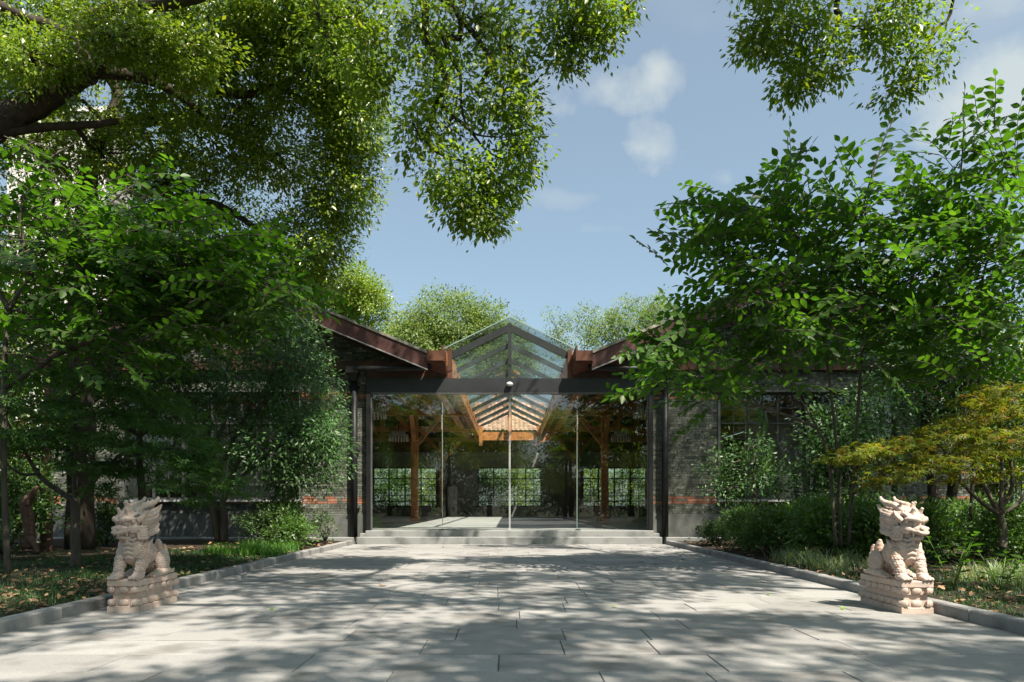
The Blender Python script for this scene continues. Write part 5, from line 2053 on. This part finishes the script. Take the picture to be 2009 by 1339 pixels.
# dark evergreens of the right bed
leafy_tree('evergreen_tree', 'dark glossy evergreen between the camellia and the golden maple', at(1650, 1060, 14.6).x, 14.6, 2.6,
           [pb(1640, 850, 14.6, 75, 60, .8, 90), pb(1690, 920, 14.5, 70, 60, .8, 80), pb(1610, 940, 14.6, 50, 60, .6, 50), pb(1650, 990, 14.4, 70, 35, .7, 50), pb(1720, 800, 14.8, 80, 60, .9, 80), pb(1760, 700, 15, 90, 60, .9, 70)],
           'osmanthus_leaf', .10, 602, per=24, sr=.15, trunk_r=.05, stems=3, tw=8)
leafy_tree('evergreen_tree', 'dark multi-stemmed evergreen behind the golden maple', at(1850, 1060, 15.2).x, 15.2, 4.2,
           [pb(1840, 760, 15.2, 90, 80, 1, 120), pb(1930, 720, 15.2, 90, 90, 1, 120), pb(1880, 830, 15.2, 100, 60, .9, 90), pb(2000, 800, 15.2, 80, 110, 1, 100), pb(1800, 660, 15.4, 80, 60, .8, 60), pb(1950, 620, 15.6, 100, 60, .9, 70)],
           'osmanthus_leaf', .10, 603, per=24, sr=.17, trunk_r=.11, stems=4, tw=8)
# left edge: two stems with rust-brown peeling bark and dark evergreens behind
rb = empty('stump', (-7.5, 11.6, .08), 'gnarled rust-brown trunk with peeling bark and a knot hole', 'tree stump')
m = MB()
Yr = 11.6
limb(m, None, [at(56, 1078, Yr), at(58, 1045, Yr), at(54, 1010, Yr), at(50, 990, Yr), at(62, 972, Yr), at(74, 955, Yr)], [.10, .085, .09, .095, .06, .02], 10)
m.build('trunk', 'bark_red', rb)
m = MB()
limb(m, None, [at(58, 1055, Yr - .05), at(68, 1070, Yr - .1), at(75, 1085, Yr - .15)], [.06, .045, .02], 7)
m.build('root', 'bark_red', rb)
leafy_tree('evergreen_tree', 'dark evergreen with a reddish trunk beside the gnarled stump', at(88, 1060, 13.4).x, 13.4, 3.6,
           [pb(60, 820, 13.6, 100, 70, .9, 100), pb(-20, 900, 13.2, 80, 80, .9, 80), pb(120, 880, 13.8, 60, 50, .6, 40), pb(10, 700, 14, 110, 80, 1, 90), pb(-40, 1000, 12.6, 60, 50, .7, 40)],
           'shrub_leaf', .10, 604, per=24, sr=.16, trunk_r=.12, bark='bark_red', tw=8)
leafy_tree('evergreen_tree', 'dark spreading evergreen between the old camphor and the osmanthus', at(280, 1060, 15.8).x, 15.8, 4.5,
           [pb(250, 720, 15.8, 120, 80, 1, 130), pb(360, 690, 16, 100, 80, .9, 100), pb(180, 800, 15.8, 100, 70, .9, 90), pb(330, 800, 15.9, 90, 60, .8, 80), pb(250, 890, 16, 90, 35, .6, 30)],
           'shrub_leaf', .11, 605, per=24, sr=.18, trunk_r=.10, tw=8)
# screens beyond both ends of the hall
gD = 'trees beyond the ends of the hall'
for i, (x, y, hh, lab) in enumerate(((-14.5, 20, 7, 'left'), (-18, 24, 9, 'left'), (-13.8, 28, 8, 'left'), (-22, 20, 8, 'left'), (15.5, 23, 6, 'right'), (18.5, 25, 8, 'right'), (21, 20, 7, 'right'), (17.5, 17.5, 5, 'right'), (14.2, 24.2, 3.2, 'right'))):
    g = random.Random(700 + i)
    bl = [(x + g.uniform(-1.2, 1.2), y + g.uniform(-1, 1), hh * g.uniform(.12, 1.0), g.uniform(1.2, 1.9), g.uniform(1, 1.5), g.uniform(.9, 1.4), 55) for k in range(9)]
    leafy_tree('screen_tree', 'leafy green tree beyond the %s end of the hall' % {'left': 'green maple', 'right': 'golden maple'}[lab], x, y, hh * .9, bl, 'camphor_leaf', .19, 710 + i, per=24, sr=.3, trunk_r=.13, group=gD + ' ' + lab)


# ------------------------------------------------------------------ low planting
def shrub(name, label, x, y, r, h, mat, leaf, seed, n=60, per=24, group=None, ratio=.46, sr=.075):
    z0 = bed_z(x, y)
    t = empty(name, (x, y, z0), label, 'shrub', group)
    c = Crown(seed)
    g = random.Random(seed)
    c.blob((x, y, z0 + h * .55), (r, r * .85, h * .5), tufts=n, per=per, sr=sr, leaf=leaf, droop=-.15, shell=.45)
    c.blob((x + g.uniform(-.3, .3) * r, y, z0 + h * .75), (r * .6, r * .6, h * .35), tufts=n // 2, per=per, sr=sr, leaf=leaf, droop=-.15, shell=.3)
    m = MB()
    for k in range(7):
        a = 2 * math.pi * k / 7
        m.tube([(x, y, z0 - .02), (x + .4 * r * math.cos(a), y + .4 * r * math.sin(a), z0 + h * .4), (x + .7 * r * math.cos(a), y + .7 * r * math.sin(a), z0 + h * .75)], [.012, .009, .004], 5)
    m.build('stem', 'bark_grey', t)
    c.build('foliage', mat, t, ratio)


g = random.Random(81)
gE = 'azalea shrubs of the low hedge'
hx = [(4.75, 14.4), (5.3, 13.7), (4.7, 13.2), (5.5, 12.7), (5.0, 12.0), (5.9, 12.2), (6.4, 11.7), (5.5, 11.3), (6.9, 12.3), (7.4, 11.6), (7.9, 12.3), (6.6, 13.2), (8.4, 11.4), (6.1, 10.9), (7.4, 10.7), (8.9, 12.4), (9.4, 11.2)]
for i, (x, y) in enumerate(hx):
    shrub('azalea_shrub', 'leafy azalea shrub clipped into the low hedge beside the golden maple', x, y, g.uniform(.55, .72), g.uniform(.72, .92), 'azalea_leaf', .08, 820 + i, n=90, group=gE)
shrub('bushy_shrub', 'dark leafy bush under the osmanthus beside the kerb', -4.95, 15.4, .75, .95, 'shrub_leaf', .085, 850, n=110)
shrub('bushy_shrub', 'lighter azalea bush spilling towards the kerb below the osmanthus', -4.45, 14.9, .5, .6, 'azalea_leaf', .075, 851, n=70)
shrub('bushy_shrub', 'small pale-leaved bush between the osmanthus stems and the wall', -5.6, 17.4, .45, .6, 'azalea_leaf', .075, 852, n=36)
shrub('bushy_shrub', 'wispy shrub at the plinth beside the drain pipe near the osmanthus', -4.4, 17.5, .3, .65, 'azalea_leaf', .07, 853, n=16)
shrub('bushy_shrub', 'low dark bush at the foot of the brick wall behind the green maple', -8.6, 15.6, .7, .8, 'shrub_leaf', .085, 854, n=60)
shrub('bushy_shrub', 'tall dark bush between the gnarled stump and the camphor trunk', -8.7, 12.6, .95, 1.5, 'shrub_leaf', .09, 857, n=150)
shrub('bushy_shrub', 'dark bush at the end of the brick wall behind the reddish trunk', -10.2, 14.6, 1.1, 1.7, 'shrub_leaf', .09, 858, n=170)
shrub('bushy_shrub', 'dark bush beyond the camphor trunk at the far edge of its bed', -11.4, 13.0, 1.1, 1.6, 'shrub_leaf', .09, 859, n=170)
shrub('bushy_shrub', 'low bush in front of the gnarled stump', -8.3, 11.2, .5, .6, 'shrub_leaf', .08, 855, n=50)
shrub('bushy_shrub', 'low dark shrub at the plinth between the camellia and the drain pipe', 4.55, 16.2, .4, .4, 'shrub_leaf', .08, 856, n=30)

# leafy plant beside the right statue
for i, (x, y, h, lab) in enumerate(((4.55, 7.55, .62, 'tall leafy plant with bright leaves close behind the statue by the azalea hedge'), (4.95, 7.4, .4, 'shorter bright leafy plant next to the tall one behind the statue'))):
    z0 = bed_z(x, y)
    t = empty('leafy_plant', (x, y, z0), lab, 'plant')
    m = MB()
    c = Crown(860 + i)
    gg = random.Random(i)
    for q in range(4):
        a = gg.uniform(0, 6.28)
        tip = Vector((x + .22 * math.cos(a), y + .18 * math.sin(a), z0 + h * gg.uniform(.65, 1)))
        b0 = Vector((x, y, z0 - .02))
        m.tube([b0, b0.lerp(tip, .5) + Vector((0, 0, .04)), tip], [.006, .005, .003], 5)
        for k in range(8):
            tt = .35 + .65 * k / 7
            p = b0.lerp(tip, tt)
            aa = k * 2.4
            c.pos.append(np.array([p]))
            c.d.append(np.array([[math.cos(aa), math.sin(aa), .25]]))
            c.n.append(np.array([[gg.uniform(-.2, .2), gg.uniform(-.2, .2), 1]]))
            c.l.append(np.array([.12 * gg.uniform(.8, 1.2)]))
    m.build('stem', 'fresh_leaf', t)
    c.build('foliage', 'broad_leaf', t, .5, OVATE)

# grasses and ground cover: mats nobody could count
def blades(name, label, cat, pts, n_per, L, spread, mat, seed, width=.006, lean=.7, droop=.35):
    g = np.random.default_rng(seed)
    P, D, N, LL = [], [], [], []
    for (x, y) in pts:
        k = int(n_per * (.6 + .8 * g.random()))
        off = g.normal(size=(k, 2)) * spread
        X = x + off[:, 0]
        Yv = y + off[:, 1]
        ok = np.abs(X) > KX + .16
        X, Yv = X[ok], Yv[ok]
        if not len(X):
            continue
        Z = np.array([bed_z(a, b) for a, b in zip(X, Yv)]) - .005
        P.append(np.stack([X, Yv, Z], 1))
        a = g.random(len(X)) * 2 * np.pi
        ln = lean * (.3 + .9 * g.random(len(X)))
        d = np.stack([np.cos(a) * ln, np.sin(a) * ln, np.ones(len(X))], 1)
        D.append(d)
        nn = np.stack([-np.cos(a), -np.sin(a), ln], 1)
        N.append(nn)
        LL.append(L * (.6 + .7 * g.random(len(X))))
    P, D, N, LL = map(np.concatenate, (P, D, N, LL))
    me = leaf_mesh(name, P, D, N, LL, width, BLADE, zs=droop * 2.2)
    o = link_mesh(name, me, mat)
    tag(o, label, cat, kind='stuff')


g = random.Random(91)
pts = [(-(KX + .2 + abs(g.gauss(0, 1)) * 2.0), g.uniform(4, 13.5)) for _ in range(900)]
blades('ground_cover', 'dark dwarf grass carpeting the bed under the green maple', 'ground cover', pts, 40, .075, .13, 'grass_blade', 1, .005, .9)
pts = [((KX + .2 + abs(g.gauss(0, 1)) * 2.0), g.uniform(4, 9.5)) for _ in range(600)]
blades('ground_cover', 'short mossy grass in front of the azalea hedge', 'ground cover', pts, 40, .06, .13, 'grass_blade', 2, .005, .9)
pts = [(KX + .35 + g.uniform(0, .75), g.uniform(8.6, 11.9)) for _ in range(46)] + [(5.2 + g.uniform(0, 1.2), g.uniform(7.6, 9.0)) for _ in range(30)]
blades('ribbon_grass', 'pale ribbon grass along the kerb below the azalea hedge', 'grass', pts, 34, .24, .05, 'ribbon_grass', 3, .008, .75, .45)
pts = [(-(KX + .3 + g.uniform(0, .95)), g.uniform(12.3, 14.4)) for _ in range(44)]
blades('bright_grass', 'bright green grass drift at the kerb before the dark bush', 'grass', pts, 50, .24, .07, 'bright_grass', 4, .007, .8, .4)

# fallen leaves
gl = random.Random(95)
tv, tf = OVATE
LM = []
for q in range(4):
    mm = MB().add([(v[0] * .5, v[1] - .5, v[2] * .5 * (1.2 - .6 * q) + .08 * math.sin(7 * v[1] + q)) for v in tv], tf).mesh('dry_leaf')
    mm.materials.append(MATS['dry_leaf'])
    LM.append(mm)


def litter_spot(s):
    x = s * (KX + .18 + abs(gl.gauss(0, 1)) * 1.5)
    return x, gl.uniform(4.3, 17.5)


rest = Crown(900)
for i in range(2400):
    s = -1 if gl.random() < .6 else 1
    x, y = litter_spot(s)
    z = bed_z(x, y) + gl.uniform(.015, .05)
    if i < 260:
        for _ in range(50):
            if y < 9.5 and abs(x / y * F) < 1000:
                break
            x, y = litter_spot(s)
        z = bed_z(x, y) + gl.uniform(.03, .06)
        o = bpy.data.objects.new('dry_leaf', LM[i % 4])
        o.location = (x, y, z)
        o.rotation_euler = (gl.gauss(0, .35), gl.gauss(0, .35), gl.uniform(0, 6.28))
        k = gl.uniform(.045, .085)
        o.scale = (k, k, k)
        COL.objects.link(o)
        side = 'green maple' if s < 0 else 'azalea hedge'
        tag(o, 'curled dry brown leaf lying in the bed of the %s' % side, 'leaf', 'dry leaves in the bed of the %s' % side)
    else:
        a = gl.uniform(0, 6.28)
        rest.pos.append(np.array([[x, y, z]]))
        rest.d.append(np.array([[math.cos(a), math.sin(a), gl.gauss(0, .25)]]))
        rest.n.append(np.array([[gl.gauss(0, .3), gl.gauss(0, .3), 1]]))
        rest.l.append(np.array([gl.uniform(.05, .10)]))
o = rest.build('leaf_litter', 'dry_leaf', None, .55, OVATE)
tag(o, 'scattered brown leaf litter over both planting beds', 'leaf litter', kind='stuff')

# single leaves on the paving
gm = MB().add([(v[0] * .5, v[1] - .5, v[2] * .4) for v in tv], tf).mesh('fallen_leaf')
gm.materials.append(MATS['fresh_leaf'])
spots = [(533, 1197, 1), (620, 1127, 1), (616, 1141, 1), (1206, 1192, 1), (1508, 1168, 1), (1126, 1135, 1), (1094, 1136, 0), (1198, 1115, 0), (1012, 1111, 0), (1003, 1097, 0),
         (1340, 1099, 0), (1286, 1109, 0), (1239, 1078, 0), (1495, 1144, 0), (750, 1151, 0), (1654, 1196, 1), (870, 1075, 0), (1330, 1087, 1)]
for px, py, fresh in spots:
    Yl = F * CZ / (py - 990)
    o = bpy.data.objects.new('fallen_leaf', gm if fresh else LM[1])
    o.location = ((px - 1000) * Yl / F, Yl, .012)
    o.rotation_euler = (gl.gauss(0, .15), gl.gauss(0, .15), gl.uniform(0, 6.28))
    k = gl.uniform(.07, .09)
    o.scale = (k, k, k)
    COL.objects.link(o)
    if fresh:
        tag(o, 'fresh green fallen leaf on the grey paving', 'leaf', 'green leaves fallen on the path')
    else:
        tag(o, 'small dry brown leaf on the grey paving', 'leaf', 'brown leaves fallen on the path')
